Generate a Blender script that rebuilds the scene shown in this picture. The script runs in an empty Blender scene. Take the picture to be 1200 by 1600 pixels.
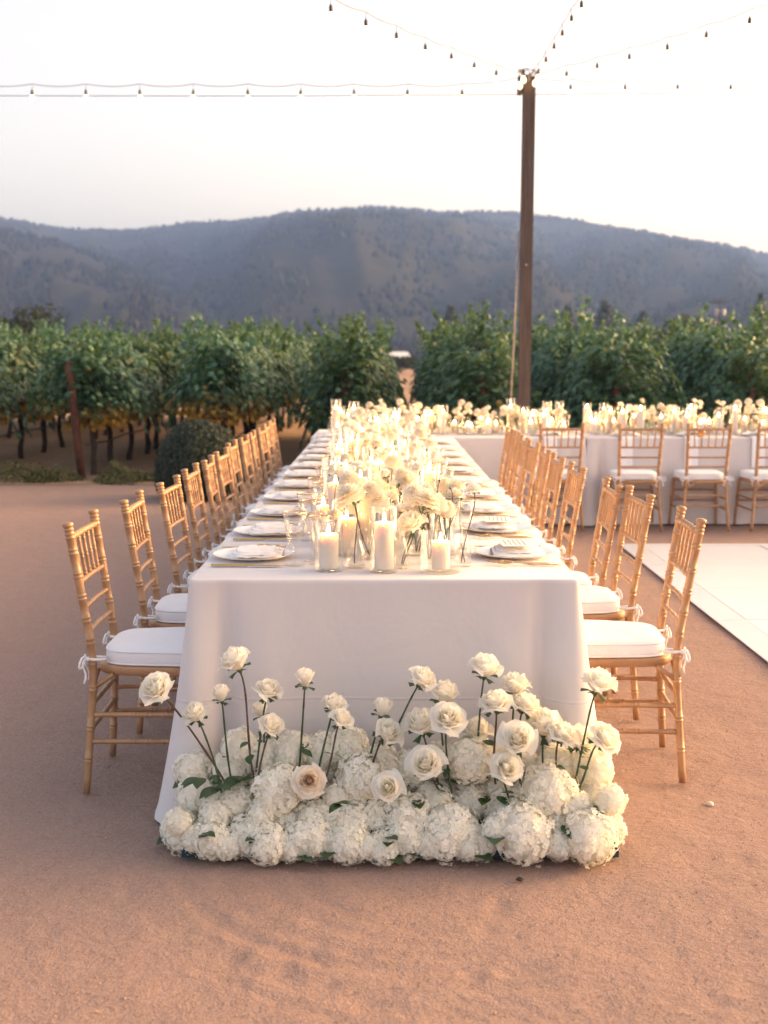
import bpy, math, random
import numpy as np
from mathutils import Vector, Matrix, Quaternion, noise

random.seed(7); RNG = np.random.default_rng(7)
scene = bpy.context.scene
COL = scene.collection
PI = math.pi
R = math.radians

# ------------------------------------------------------------------ camera
CAM_Z = 1.445
cam_data = bpy.data.cameras.new('camera')
cam_data.sensor_fit = 'VERTICAL'; cam_data.sensor_height = 36.0; cam_data.sensor_width = 27.0
cam_data.lens = 42.99
cam_data.clip_start = 0.05; cam_data.clip_end = 9000
cam_data.dof.use_dof = True
cam_data.dof.focus_distance = 4.1
cam_data.dof.aperture_fstop = 3.4
cam = bpy.data.objects.new('camera', cam_data); COL.objects.link(cam)
cam.location = (0, 0, CAM_Z); cam.rotation_euler = (R(90) - 0.1245, 0, 0)
scene.camera = cam

# ------------------------------------------------------------------ sky and sun
SUN_ELEV, SUN_AZ = 8.5, 73.0           # the sun is going down beyond the frame, to the right of the view
world = bpy.data.worlds.new('World'); scene.world = world; world.use_nodes = True
wn, wl = world.node_tree.nodes, world.node_tree.links
for n in list(wn): wn.remove(n)
w_out = wn.new('ShaderNodeOutputWorld'); w_bg = wn.new('ShaderNodeBackground'); w_sky = wn.new('ShaderNodeTexSky')
w_sky.sky_type = 'NISHITA'; w_sky.sun_disc = False
w_sky.sun_elevation = R(SUN_ELEV); w_sky.sun_rotation = R(SUN_AZ)
w_sky.altitude = 100; w_sky.air_density = 0.68; w_sky.dust_density = 6.5; w_sky.ozone_density = 0.0
w_bg.inputs['Strength'].default_value = 0.15
wl.new(w_sky.outputs[0], w_bg.inputs['Color']); wl.new(w_bg.outputs[0], w_out.inputs['Surface'])

sun_data = bpy.data.lights.new('sun', 'SUN'); sun_data.energy = 0.10; sun_data.angle = R(30)
sun_data.color = (1.0, 0.80, 0.62)
sun = bpy.data.objects.new('sun', sun_data); COL.objects.link(sun)
sun_dir = Vector((math.sin(R(SUN_AZ)) * math.cos(R(SUN_ELEV)), math.cos(R(SUN_AZ)) * math.cos(R(SUN_ELEV)), math.sin(R(SUN_ELEV))))
sun.rotation_euler = sun_dir.to_track_quat('Z', 'Y').to_euler()

vs = scene.view_settings
vs.view_transform = 'Standard'; vs.look = 'None'; vs.gamma = 1.0; vs.use_curve_mapping = False
vs.exposure = 2.57
vs.use_white_balance = True; vs.white_balance_temperature = 8650; vs.white_balance_tint = 21
cy = scene.cycles
cy.use_denoising = True
cy.max_bounces = 12; cy.diffuse_bounces = 10; cy.glossy_bounces = 4; cy.transmission_bounces = 10
cy.transparent_max_bounces = 40; cy.volume_bounces = 1
cy.caustics_reflective = False; cy.caustics_refractive = False
cy.sample_clamp_indirect = 6.0

# ------------------------------------------------------------------ materials
def new_mat(name):
    m = bpy.data.materials.new(name); m.use_nodes = True
    nt = m.node_tree
    b = nt.nodes.get('Principled BSDF')
    return m, nt, b
def setp(b, **kw):
    for k, v in kw.items():
        key = {'color': 'Base Color', 'rough': 'Roughness', 'metal': 'Metallic', 'spec': 'Specular IOR Level', 'sss': 'Subsurface Weight',
               'sheen': 'Sheen Weight', 'coat': 'Coat Weight', 'trans': 'Transmission Weight'}[k]
        if k == 'color' and len(v) == 3: v = (*v, 1)
        b.inputs[key].default_value = v
def tex_noise(nt, scale, detail=4, rough=.55, coord='Object', dist=0.0, vec=None):
    n = nt.nodes.new('ShaderNodeTexNoise'); n.inputs['Scale'].default_value = scale
    n.inputs['Detail'].default_value = detail; n.inputs['Roughness'].default_value = rough; n.inputs['Distortion'].default_value = dist
    if vec is None:
        tc = nt.nodes.new('ShaderNodeTexCoord'); vec = tc.outputs[coord]
    nt.links.new(vec, n.inputs['Vector'])
    return n.outputs['Fac']
def ramp(nt, fac, stops):
    r = nt.nodes.new('ShaderNodeValToRGB'); el = r.color_ramp.elements
    while len(el) < len(stops): el.new(.5)
    for e, (p, c) in zip(el, stops): e.position = p; e.color = (*c, 1) if len(c) == 3 else c
    nt.links.new(fac, r.inputs['Fac']); return r.outputs['Color']
def mixc(nt, fac, a, b, mode='MIX'):
    m = nt.nodes.new('ShaderNodeMix'); m.data_type = 'RGBA'; m.blend_type = mode
    for sock, v in ((m.inputs[0], fac), (m.inputs[6], a), (m.inputs[7], b)):
        if isinstance(v, (int, float)): sock.default_value = v
        elif isinstance(v, tuple): sock.default_value = (*v, 1) if len(v) == 3 else v
        else: nt.links.new(v, sock)
    return m.outputs[2]
def math_n(nt, op, a, b=None, c=None):
    m = nt.nodes.new('ShaderNodeMath'); m.operation = op
    for i, v in enumerate((a, b, c)):
        if v is None: continue
        if isinstance(v, (int, float)): m.inputs[i].default_value = v
        else: nt.links.new(v, m.inputs[i])
    return m.outputs[0]
def bump(nt, b, height, strength=.3, dist=.01, prev=None):
    n = nt.nodes.new('ShaderNodeBump'); n.inputs['Strength'].default_value = strength; n.inputs['Distance'].default_value = dist
    nt.links.new(height, n.inputs['Height'])
    if prev is not None: nt.links.new(prev, n.inputs['Normal'])
    if b is not None: nt.links.new(n.outputs[0], b.inputs['Normal'])
    return n.outputs[0]
M = {}
def simple(name, color, rough=.5, metal=0, var=.12, scale=20, bumps=None, **kw):
    m, nt, b = new_mat(name); setp(b, rough=rough, metal=metal, **kw)
    f = tex_noise(nt, scale, 4)
    c0 = tuple(max(0, x * (1 - var)) for x in color); c1 = tuple(min(1, x * (1 + var)) for x in color)
    nt.links.new(ramp(nt, f, [(.3, c0), (.7, c1)]), b.inputs['Base Color'])
    if bumps: bump(nt, b, tex_noise(nt, bumps[0], 3), bumps[1], bumps[2])
    M[name] = m; return m

def make_sand():
    m, nt, b = new_mat('sand'); setp(b, rough=.95, spec=.15)
    tc = nt.nodes.new('ShaderNodeTexCoord'); o = tc.outputs['Object']
    big = tex_noise(nt, .9, 5, .6, vec=o); mid = tex_noise(nt, 9, 5, .65, vec=o); fine = tex_noise(nt, 190, 3, .7, vec=o); grit = tex_noise(nt, 75, 4, .75, vec=o)
    c = ramp(nt, big, [(.3, (0.359, 0.230, 0.183)), (.7, (0.436, 0.284, 0.234))])
    c = mixc(nt, .5, c, ramp(nt, mid, [(.32, (0.321, 0.199, 0.156)), (.68, (0.459, 0.307, 0.255))]))
    c = mixc(nt, .62, c, ramp(nt, fine, [(.28, (0.218, 0.133, 0.100)), (.5, (0.410, 0.275, 0.223)), (.72, (0.601, 0.448, 0.399))]))
    c = mixc(nt, .30, c, ramp(nt, grit, [(.35, (0.260, 0.152, 0.116)), (.65, (0.474, 0.330, 0.276))]))
    nt.links.new(c, b.inputs['Base Color'])
    # raked, scuffed arcs: broken rings round a far point, plus trampled lumps
    mp = nt.nodes.new('ShaderNodeMapping'); mp.inputs['Location'].default_value = (1.3, -.9, 0); nt.links.new(o, mp.inputs['Vector'])
    wv = nt.nodes.new('ShaderNodeTexWave'); wv.wave_type = 'RINGS'; wv.rings_direction = 'Z'
    wv.inputs['Scale'].default_value = 5.5; wv.inputs['Distortion'].default_value = 3.0; wv.inputs['Detail'].default_value = 4
    wv.inputs['Detail Scale'].default_value = 1.6; nt.links.new(mp.outputs[0], wv.inputs['Vector'])
    mask = ramp(nt, tex_noise(nt, 1.1, 3, .5, vec=o), [(.48, (0, 0, 0)), (.62, (1, 1, 1))])
    arcs = math_n(nt, 'MULTIPLY', wv.outputs['Fac'], mask)
    lump = tex_noise(nt, 5, 5, .6, vec=o, dist=.6)
    h1 = math_n(nt, 'ADD', math_n(nt, 'MULTIPLY', lump, 1.6), math_n(nt, 'MULTIPLY', arcs, .16))
    n1 = bump(nt, None, h1, .45, .03)
    n2 = bump(nt, None, tex_noise(nt, 34, 4, .7, vec=o), .8, .014, n1)
    bump(nt, b, tex_noise(nt, 160, 3, .75, vec=o), 1.0, .006, n2)
    M['sand'] = m
make_sand()
def make_soil():
    m, nt, b = new_mat('soil'); setp(b, rough=.95, spec=.1)
    f = tex_noise(nt, 1.2, 6, .65); g = tex_noise(nt, 22, 5, .7)
    c = mixc(nt, .5, ramp(nt, f, [(.3, (.33, .20, .125)), (.55, (.46, .29, .19)), (.75, (.28, .21, .11))]), ramp(nt, g, [(.3, (.24, .145, .09)), (.7, (.55, .37, .25))]))
    nt.links.new(c, b.inputs['Base Color']); bump(nt, b, g, .7, .05); M['soil'] = m
make_soil()
def make_hill():
    m, nt, b = new_mat('hill_scrub'); setp(b, rough=1, spec=.0)
    f = tex_noise(nt, .009, 6, .62); g = tex_noise(nt, .05, 5, .7)
    c = ramp(nt, f, [(.36, (.028, .032, .022)), (.55, (.038, .040, .028)), (.68, (.060, .050, .038)), (.8, (.085, .068, .054))])
    c = mixc(nt, .45, c, ramp(nt, g, [(.3, (.020, .024, .015)), (.7, (.058, .050, .040))]))
    nt.links.new(c, b.inputs['Base Color']); M['hill_scrub'] = m
make_hill()
def leafy(name, c0, c1, c2, trans=.3, rough=.42, spec=.5, patch=None):
    m, nt, b = new_mat(name)
    g = nt.nodes.new('ShaderNodeNewGeometry')
    c = ramp(nt, g.outputs['Random Per Island'], [(0, c0), (.6, c1), (1, c2)])
    oi = nt.nodes.new('ShaderNodeObjectInfo')
    hs = nt.nodes.new('ShaderNodeHueSaturation'); nt.links.new(c, hs.inputs['Color'])
    nt.links.new(math_n(nt, 'MULTIPLY_ADD', oi.outputs['Random'], .5, .75), hs.inputs['Value'])
    nt.links.new(math_n(nt, 'MULTIPLY_ADD', oi.outputs['Random'], .04, .48), hs.inputs['Hue'])
    c = hs.outputs[0]
    if patch is not None:
        at = nt.nodes.new('ShaderNodeAttribute'); at.attribute_name = 'age'
        c = mixc(nt, at.outputs['Fac'], c, patch)
    setp(b, rough=rough, spec=spec); nt.links.new(c, b.inputs['Base Color'])
    t = nt.nodes.new('ShaderNodeBsdfTranslucent'); nt.links.new(mixc(nt, .5, c, (.25, .35, .05)), t.inputs['Color'])
    mx = nt.nodes.new('ShaderNodeMixShader'); mx.inputs[0].default_value = trans
    nt.links.new(b.outputs[0], mx.inputs[1]); nt.links.new(t.outputs[0], mx.inputs[2])
    nt.links.new(mx.outputs[0], nt.nodes['Material Output'].inputs['Surface']); M[name] = m
leafy('vine_leaf', (.020, .085, .054), (.045, .150, .088), (.145, .255, .135), .26, .42, .4, (.50, .27, .05))
leafy('box_leaf', (.012, .026, .014), (.020, .040, .018), (.035, .055, .022), .12, .5, .4)
leafy('scrub_leaf', (.08, .09, .035), (.13, .125, .05), (.20, .165, .075), .2, .6, .3)
leafy('flower_leaf', (.018, .06, .028), (.03, .085, .035), (.05, .11, .05), .2, .4, .5)
leafy('forest_leaf', (.028, .031, .022), (.036, .039, .027), (.048, .047, .034), .0, .95, .0)
leafy('far_leaf', (.022, .030, .016), (.035, .045, .022), (.06, .065, .03), .1, .9, .1)
def petal_mat(name, c0, c1, trans=.3, center=None):
    m, nt, b = new_mat(name)
    g = nt.nodes.new('ShaderNodeNewGeometry')
    c = ramp(nt, g.outputs['Random Per Island'], [(0, c0), (1, c1)])
    if center is not None:
        at = nt.nodes.new('ShaderNodeAttribute'); at.attribute_name = 'age'
        c = mixc(nt, at.outputs['Fac'], c, center)
    setp(b, rough=.6, spec=.25, sheen=.15); nt.links.new(c, b.inputs['Base Color'])
    bump(nt, b, tex_noise(nt, 90, 3, .6), .12, .004)
    t = nt.nodes.new('ShaderNodeBsdfTranslucent'); nt.links.new(c, t.inputs['Color'])
    mx = nt.nodes.new('ShaderNodeMixShader'); mx.inputs[0].default_value = trans
    nt.links.new(b.outputs[0], mx.inputs[1]); nt.links.new(t.outputs[0], mx.inputs[2])
    nt.links.new(mx.outputs[0], nt.nodes['Material Output'].inputs['Surface']); M[name] = m
petal_mat('rose_petal', (.93, .90, .82), (.97, .955, .89), .5, (.98, .92, .75))
petal_mat('peach_petal', (.90, .82, .70), (.93, .86, .75), .34, (.95, .66, .42))
petal_mat('hydrangea_petal', (.945, .915, .83), (.985, .965, .90), .42, (.86, .85, .68))
petal_mat('dahlia_petal', (.88, .83, .73), (.93, .90, .82), .42, (.80, .66, .36))

def fabric(name, color, weave, rough=.9, wrinkle=None, sheen=.2):
    m, nt, b = new_mat(name); setp(b, rough=rough, spec=.2, sheen=sheen)
    f = tex_noise(nt, 2.2, 4); c0 = tuple(x * .97 for x in color)
    nt.links.new(ramp(nt, f, [(.3, c0), (.7, color)]), b.inputs['Base Color'])
    n = bump(nt, None, tex_noise(nt, weave, 2, .6), .25, .002)
    if wrinkle: n = bump(nt, None, tex_noise(nt, wrinkle, 4, .55, dist=.8), .30, .03, n)
    nt.links.new(n, b.inputs['Normal']); M[name] = m
fabric('cloth', (.69, .65, .64), 520, wrinkle=2.6)
def pressed_creases(m):
    nt = m.node_tree; b = nt.nodes['Principled BSDF']; prev = b.inputs['Normal'].links[0].from_socket
    tc = nt.nodes.new('ShaderNodeTexCoord'); sp = nt.nodes.new('ShaderNodeSeparateXYZ'); nt.links.new(tc.outputs['Object'], sp.inputs[0])
    tot = None
    for axis, c, w in (('Z', .385, .006), ('Y', 5.1, .006), ('Y', 6.9, .006), ('X', 2.5, .006), ('X', 3.1, .006)):
        d = math_n(nt, 'ABSOLUTE', math_n(nt, 'SUBTRACT', sp.outputs[axis], c))
        f = math_n(nt, 'MAXIMUM', math_n(nt, 'SUBTRACT', 1.0, math_n(nt, 'DIVIDE', d, w)), 0.0)
        tot = f if tot is None else math_n(nt, 'ADD', tot, f)
    n = bump(nt, None, tot, .35, .004, prev); nt.links.new(n, b.inputs['Normal'])
pressed_creases(M['cloth'])
fabric('cushion_cloth', (.86, .86, .87), 420, wrinkle=7)
fabric('napkin_cloth', (.82, .79, .76), 600, wrinkle=9)
def make_gold(name, c0, c1, metal, rough):
    m, nt, b = new_mat(name); setp(b, metal=metal, rough=rough, spec=.5)
    f = tex_noise(nt, 16, 5, .65); oi = nt.nodes.new('ShaderNodeObjectInfo')
    c = ramp(nt, f, [(.3, c0), (.7, c1)])
    hs = nt.nodes.new('ShaderNodeHueSaturation'); nt.links.new(c, hs.inputs['Color'])
    nt.links.new(math_n(nt, 'MULTIPLY_ADD', oi.outputs['Random'], .16, .92), hs.inputs['Value'])
    nt.links.new(hs.outputs[0], b.inputs['Base Color'])
    nt.links.new(math_n(nt, 'MULTIPLY_ADD', tex_noise(nt, 40, 4), .25, rough - .1), b.inputs['Roughness'])
    bump(nt, b, tex_noise(nt, 70, 3), .1, .003); M[name] = m
make_gold('chair_gold', (.42, .225, .118), (.52, .30, .168), .28, .45)
make_gold('cutlery_gold', (.66, .40, .17), (.74, .48, .23), .9, .28)
make_gold('rim_gold', (.78, .54, .34), (.84, .60, .40), .8, .25)
simple('porcelain', (.84, .81, .78), .22, var=.02, spec=.5)
simple('paper', (.83, .80, .77), .8, var=.02)
simple('ink', (.52, .42, .33), .6)
simple('wick', (.03, .025, .02), .9)
simple('stem_brown', (.085, .05, .03), .65, var=.4, scale=60)
simple('stem_green', (.035, .075, .030), .55, var=.35, scale=60)
simple('bark', (.060, .040, .030), .95, var=.5, scale=25, bumps=(40, .8, .02))
simple('post_rust', (.105, .042, .026), .9, var=.4, scale=12, bumps=(30, .5, .01))
simple('tray_teal', (.008, .055, .085), .45, var=.2)
simple('foam', (.02, .05, .03), .95)
simple('cable', (.24, .22, .20), .6)
simple('steel_wire', (.30, .29, .28), .45, metal=.6)
simple('socket', (.035, .03, .026), .55)
simple('rope', (.50, .40, .34), .9, var=.2)
simple('hose', (.03, .03, .03), .6)
simple('house_wall', (.55, .48, .42), .8)
simple('house_roof', (.70, .68, .66), .6)
simple('grit', (.42, .28, .20), .9, var=.45, scale=300)
simple('pebble', (.62, .55, .48), .85, var=.25, scale=60)
simple('table_wood', (.45, .33, .22), .6)
simple('floor_base', (.05, .05, .05), .8)
def make_wood():
    m, nt, b = new_mat('post_wood'); setp(b, rough=.85, spec=.2)
    tc = nt.nodes.new('ShaderNodeTexCoord'); mp = nt.nodes.new('ShaderNodeMapping'); mp.inputs['Scale'].default_value = (22, 22, 1.2)
    nt.links.new(tc.outputs['Object'], mp.inputs['Vector'])
    f = tex_noise(nt, 1.6, 6, .65, vec=mp.outputs[0])
    nt.links.new(ramp(nt, f, [(.25, (.065, .047, .040)), (.55, (.115, .085, .074)), (.8, (.18, .135, .115))]), b.inputs['Base Color'])
    bump(nt, b, f, .6, .01); M['post_wood'] = m
make_wood()
def make_panel():
    m, nt, b = new_mat('dance_panel'); setp(b, rough=.25, spec=.35)
    f = tex_noise(nt, 3, 6, .7); oi = nt.nodes.new('ShaderNodeObjectInfo')
    c = ramp(nt, f, [(.3, (.69, .70, .715)), (.7, (.74, .75, .765))])
    hs = nt.nodes.new('ShaderNodeHueSaturation'); nt.links.new(c, hs.inputs['Color'])
    nt.links.new(math_n(nt, 'MULTIPLY_ADD', oi.outputs['Random'], .10, .93), hs.inputs['Value'])
    nt.links.new(hs.outputs[0], b.inputs['Base Color'])
    nt.links.new(ramp(nt, tex_noise(nt, 9, 5, .7), [(.3, (.27,) * 3), (.75, (.34,) * 3)]), b.inputs['Roughness'])
    M['dance_panel'] = m
make_panel()
def make_glass(name, tint, rough=.015):
    m, nt, b = new_mat(name); nt.nodes.remove(b)
    lw = nt.nodes.new('ShaderNodeLayerWeight'); lw.inputs['Blend'].default_value = .5
    f = math_n(nt, 'MULTIPLY_ADD', math_n(nt, 'POWER', lw.outputs['Facing'], 3.2), .50, .05)
    t = nt.nodes.new('ShaderNodeBsdfTransparent'); t.inputs['Color'].default_value = (*tint, 1)
    g = nt.nodes.new('ShaderNodeBsdfGlossy'); g.inputs['Roughness'].default_value = rough; g.inputs['Color'].default_value = (.95, .95, .95, 1)
    mx = nt.nodes.new('ShaderNodeMixShader'); nt.links.new(f, mx.inputs[0]); nt.links.new(t.outputs[0], mx.inputs[1]); nt.links.new(g.outputs[0], mx.inputs[2])
    nt.links.new(mx.outputs[0], nt.nodes['Material Output'].inputs['Surface']); M[name] = m
make_glass('glass', (.975, .975, .97)); make_glass('yellow_glass', (.95, .68, .10)); make_glass('water', (.97, .975, .97))
def make_wax():
    m, nt, b = new_mat('wax'); setp(b, color=(.88, .80, .70), rough=.5, spec=.35, sss=.9)
    b.inputs['Subsurface Radius'].default_value = (1.0, .62, .35); b.inputs['Subsurface Scale'].default_value = .022
    f = tex_noise(nt, 30, 3); bump(nt, b, f, .15, .004); M['wax'] = m
make_wax()
def emit(name, color, strength, sampling=None):
    m, nt, b = new_mat(name); setp(b, color=(.9, .85, .8), rough=.3)
    b.inputs['Emission Color'].default_value = (*color, 1); b.inputs['Emission Strength'].default_value = strength
    if sampling: m.cycles.emission_sampling = sampling
    M[name] = m
emit('flame', (1.0, .60, .25), 58.0)
emit('bulb_glow', (1.0, .78, .48), .8, 'NONE')

# ------------------------------------------------------------------ mesh building
class MB:
    """Collects vertices and faces, builds one mesh."""
    def __init__(s): s.v = []; s.f = []; s.age = []
    def add(s, vs, fs, age=0.0):
        o = len(s.v); s.v.extend([tuple(p) for p in vs]); s.f.extend([tuple(i + o for i in f) for f in fs])
        s.age.extend(age if isinstance(age, list) else [age] * len(vs)); return s
    def box(s, a, b):
        (x0, y0, z0), (x1, y1, z1) = a, b
        v = [(x0, y0, z0), (x1, y0, z0), (x1, y1, z0), (x0, y1, z0), (x0, y0, z1), (x1, y0, z1), (x1, y1, z1), (x0, y1, z1)]
        return s.add(v, [(3, 2, 1, 0), (4, 5, 6, 7), (0, 1, 5, 4), (1, 2, 6, 5), (2, 3, 7, 6), (3, 0, 4, 7)])
    def bbox(s, a, b, e=.004):
        """box with chamfered top edges"""
        (x0, y0, z0), (x1, y1, z1) = a, b
        v = [(x0, y0, z0), (x1, y0, z0), (x1, y1, z0), (x0, y1, z0), (x0, y0, z1 - e), (x1, y0, z1 - e), (x1, y1, z1 - e), (x0, y1, z1 - e),
             (x0 + e, y0 + e, z1), (x1 - e, y0 + e, z1), (x1 - e, y1 - e, z1), (x0 + e, y1 - e, z1)]
        f = [(3, 2, 1, 0), (8, 9, 10, 11)]
        for k in range(4):
            n = (k + 1) % 4; f += [(k, n, 4 + n, 4 + k), (4 + k, 4 + n, 8 + n, 8 + k)]
        return s.add(v, f)
    def tube(s, pts, rad, n=8, cap=True):
        pts = [Vector(p) for p in pts]; m = len(pts)
        if isinstance(rad, (int, float)): rad = [rad] * m
        vs, fs = [], []; prev = None
        for i, p in enumerate(pts):
            t = (pts[min(i + 1, m - 1)] - pts[max(i - 1, 0)])
            t = t.normalized() if t.length > 1e-9 else Vector((0, 0, 1))
            if prev is None:
                a = t.cross(Vector((0, 0, 1)))
                if a.length < .05: a = t.cross(Vector((1, 0, 0)))
            else: a = prev - t * prev.dot(t)
            a.normalize(); prev = a; b = t.cross(a)
            for k in range(n):
                an = 2 * PI * k / n; vs.append(p + (a * math.cos(an) + b * math.sin(an)) * rad[i])
        for i in range(m - 1):
            for k in range(n):
                k2 = (k + 1) % n; fs.append((i * n + k, i * n + k2, (i + 1) * n + k2, (i + 1) * n + k))
        if cap: fs.append(tuple(range(n - 1, -1, -1))); fs.append(tuple((m - 1) * n + k for k in range(n)))
        return s.add(vs, fs)
    def lathe(s, prof, n=20, closed=False, at=(0, 0, 0)):
        vs, fs = [], []; m = len(prof)
        for r, z in prof:
            for k in range(n):
                a = 2 * PI * k / n; vs.append((at[0] + r * math.cos(a), at[1] + r * math.sin(a), at[2] + z))
        for i in range(m if closed else m - 1):
            j = (i + 1) % m
            for k in range(n):
                k2 = (k + 1) % n; fs.append((i * n + k, i * n + k2, j * n + k2, j * n + k))
        return s.add(vs, fs)
    def xform(s, mat):
        s.v = [tuple(mat @ Vector(p)) for p in s.v]; return s
    def merge(s, o, mat=None):
        vs = [mat @ Vector(p) for p in o.v] if mat is not None else o.v
        return s.add(vs, o.f, list(o.age))
    def mesh(s, name, mat, smooth=True):
        me = bpy.data.meshes.new(name); me.from_pydata(s.v, [], s.f)
        if smooth: me.polygons.foreach_set('use_smooth', [True] * len(me.polygons))
        if any(s.age):
            a = me.attributes.new('age', 'FLOAT', 'POINT'); a.data.foreach_set('value', s.age)
        me.materials.append(M[mat]); me.update(); return me
def link(name, me, parent=None, loc=None, rot=None, scale=None):
    o = bpy.data.objects.new(name, me); COL.objects.link(o)
    if parent is not None: o.parent = parent
    if loc is not None: o.location = loc
    if rot is not None:
        if isinstance(rot, Quaternion): o.rotation_mode = 'QUATERNION'; o.rotation_quaternion = rot
        else: o.rotation_euler = rot
    if scale is not None: o.scale = (scale,) * 3 if isinstance(scale, (int, float)) else scale
    return o
def tag(o, label=None, cat=None, group=None, kind=None):
    if label: o['label'] = label
    if cat: o['category'] = cat
    if group: o['group'] = group
    if kind: o['kind'] = kind
    return o
def thing(name, label, cat, loc=(0, 0, 0), rotz=0.0, group=None):
    o = bpy.data.objects.new(name, None); COL.objects.link(o); o.empty_display_size = .05
    o.location = loc; o.rotation_euler = (0, 0, rotz)
    return tag(o, label, cat, group)
def sharp_mesh(mb, name, mat): return mb.mesh(name, mat, smooth=False)
ORD = ['first', 'second', 'third', 'fourth', 'fifth', 'sixth', 'seventh', 'eighth', 'ninth', 'tenth', 'eleventh', 'twelfth', 'thirteenth',
       'fourteenth', 'fifteenth', 'sixteenth', 'seventeenth', 'eighteenth', 'nineteenth', 'twentieth', 'twenty-first', 'twenty-second', 'twenty-third', 'twenty-fourth', 'twenty-fifth', 'twenty-sixth',
       'twenty-seventh', 'twenty-eighth', 'twenty-ninth', 'thirtieth', 'thirty-first', 'thirty-second', 'thirty-third', 'thirty-fourth', 'thirty-fifth', 'thirty-sixth']

def ring_tube(p0, p1, p2, radius, rings, n=10, ringr=1.14, taper=None, segs=14, finial=False):
    """A turned rod along a bent path p0-p1-p2 (p1 may be None) with double bamboo rings at parameters in rings."""
    ts = set(np.linspace(0, 1, segs).tolist())
    P0, P2 = Vector(p0), Vector(p2)
    P1 = Vector(p1) if p1 is not None else (P0 + P2) / 2
    L = (P1 - P0).length + (P2 - P1).length
    prof = {}
    for t in ts: prof[t] = 1.0
    for c in rings:
        for d in (-.0065, .0065):
            for e, rr in ((-.0042, 1.0), (-.0020, ringr), (.0020, ringr), (.0042, 1.0)):
                prof[min(1, max(0, c + (d + e) / L))] = rr
    ks = sorted(prof); pts, rad = [], []
    l1 = (P1 - P0).length / L
    for t in ks:
        # quadratic through the bend
        if p1 is None: p = P0.lerp(P2, t)
        else:
            # smooth polyline
            w = .12
            if t < l1 - w: p = P0.lerp(P1, t / l1)
            elif t > l1 + w: p = P1.lerp(P2, (t - l1) / (1 - l1))
            else:
                a = P0.lerp(P1, (l1 - w) / l1); b = P1.lerp(P2, w / (1 - l1)); u = (t - l1 + w) / (2 * w)
                p = a * (1 - u) ** 2 + P1 * 2 * u * (1 - u) + b * u * u
        r = radius * prof[t]
        if taper: r *= taper[0] * (1 - t) + taper[1] * t
        pts.append(p); rad.append(r)
    mb = MB()
    if finial:
        d = (pts[-1] - pts[-2]).normalized(); q = pts[-1]; r = rad[-1]
        for dd, rr in ((.004, 1.0), (.006, 1.16), (.009, 1.16), (.011, .98), (.015, .98), (.018, 1.20), (.026, 1.24), (.030, 1.05), (.032, .5)):
            pts.append(q + d * dd); rad.append(r * rr)
    return mb.tube(pts, rad, n)

# ================================================================== THE SETTING
def grid_mesh(name, xs, ys, zf, mat):
    nx, ny = len(xs), len(ys)
    v = [(x, y, zf(x, y)) for y in ys for x in xs]
    f = [(j * nx + i, j * nx + i + 1, (j + 1) * nx + i + 1, (j + 1) * nx + i) for j in range(ny - 1) for i in range(nx - 1)]
    return MB().add(v, f).mesh(name, mat)
def sand_z(x, y):
    # low trampled unevenness of the sand
    return noise.noise((x * 1.7, y * 1.7, 3.1)) * .006 + noise.noise((x * 6, y * 6, 9)) * .0035 + noise.noise((x * 15, y * 15, 5)) * .0018 - .010
xs = np.concatenate([[-2600, -600, -120, -30, -9], np.linspace(-5, -2.3, 55), np.linspace(-2.27, 2.27, 215), np.linspace(2.3, 5, 55), [9, 30, 120, 600, 2600]])
ys = np.concatenate([[-2600, -300, -40, -6, 1], np.linspace(2.0, 5.0, 145), np.linspace(5.04, 8.6, 72), np.linspace(8.7, 14, 54), [20, 40, 120, 600, 2600]])
gz = np.array([[sand_z(x, y) if abs(x) < 5.1 and 1.5 < y < 14.5 else -.012 for x in xs] for y in ys])
GX, GY = np.meshgrid(xs, ys)
rp = random.Random(31)
def press(cx, cyy, ang, L, W, depth):
    """a shoe print or scuff: an oval hollow with a low pushed-up rim"""
    global gz
    dx, dy = GX - cx, GY - cyy; u = (dx * math.cos(ang) + dy * math.sin(ang)) / L; v = (-dx * math.sin(ang) + dy * math.cos(ang)) / W
    q = np.sqrt(u * u + v * v); gz = gz - depth * np.clip(1 - q ** 2, 0, 1) + depth * .45 * np.exp(-((q - 1.15) / .18) ** 2)
for k in range(95):
    x, y = rp.uniform(-2.3, 2.4), rp.uniform(2.4, 5.6)
    if abs(x) < .8 and y > 3.3: continue
    a = rp.uniform(0, PI); d = rp.uniform(.002, .0045)
    press(x, y, a, .085, .042, d); press(x - .135 * math.cos(a), y - .135 * math.sin(a), a, .042, .034, d * 1.2)
for k in range(7):   # raking arcs left by dragging the tray and hoses
    r0 = .55 + k * .085 + rp.uniform(-.02, .02); cx, cyy = rp.uniform(.2, .3), 3.55
    q = np.hypot(GX - cx, GY - cyy) - r0 - .03 * np.sin(np.arctan2(GY - cyy, GX - cx) * 3 + k)
    msk = np.exp(-(((GX + .05) / .75) ** 4)) * (GY < 3.3) * (GY > 2.2)
    gz = gz - .003 * np.exp(-(q / .016) ** 2) * msk + .002 * np.exp(-((q - .035) / .016) ** 2) * msk
nxg, nyg = len(xs), len(ys)
gv = np.stack([GX, GY, gz], -1).reshape(-1, 3).tolist()
gf = [(j * nxg + i, j * nxg + i + 1, (j + 1) * nxg + i + 1, (j + 1) * nxg + i) for j in range(nyg - 1) for i in range(nxg - 1)]
tag(link('ground', MB().add(gv, gf).mesh('ground', 'sand')), kind='structure')
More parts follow.
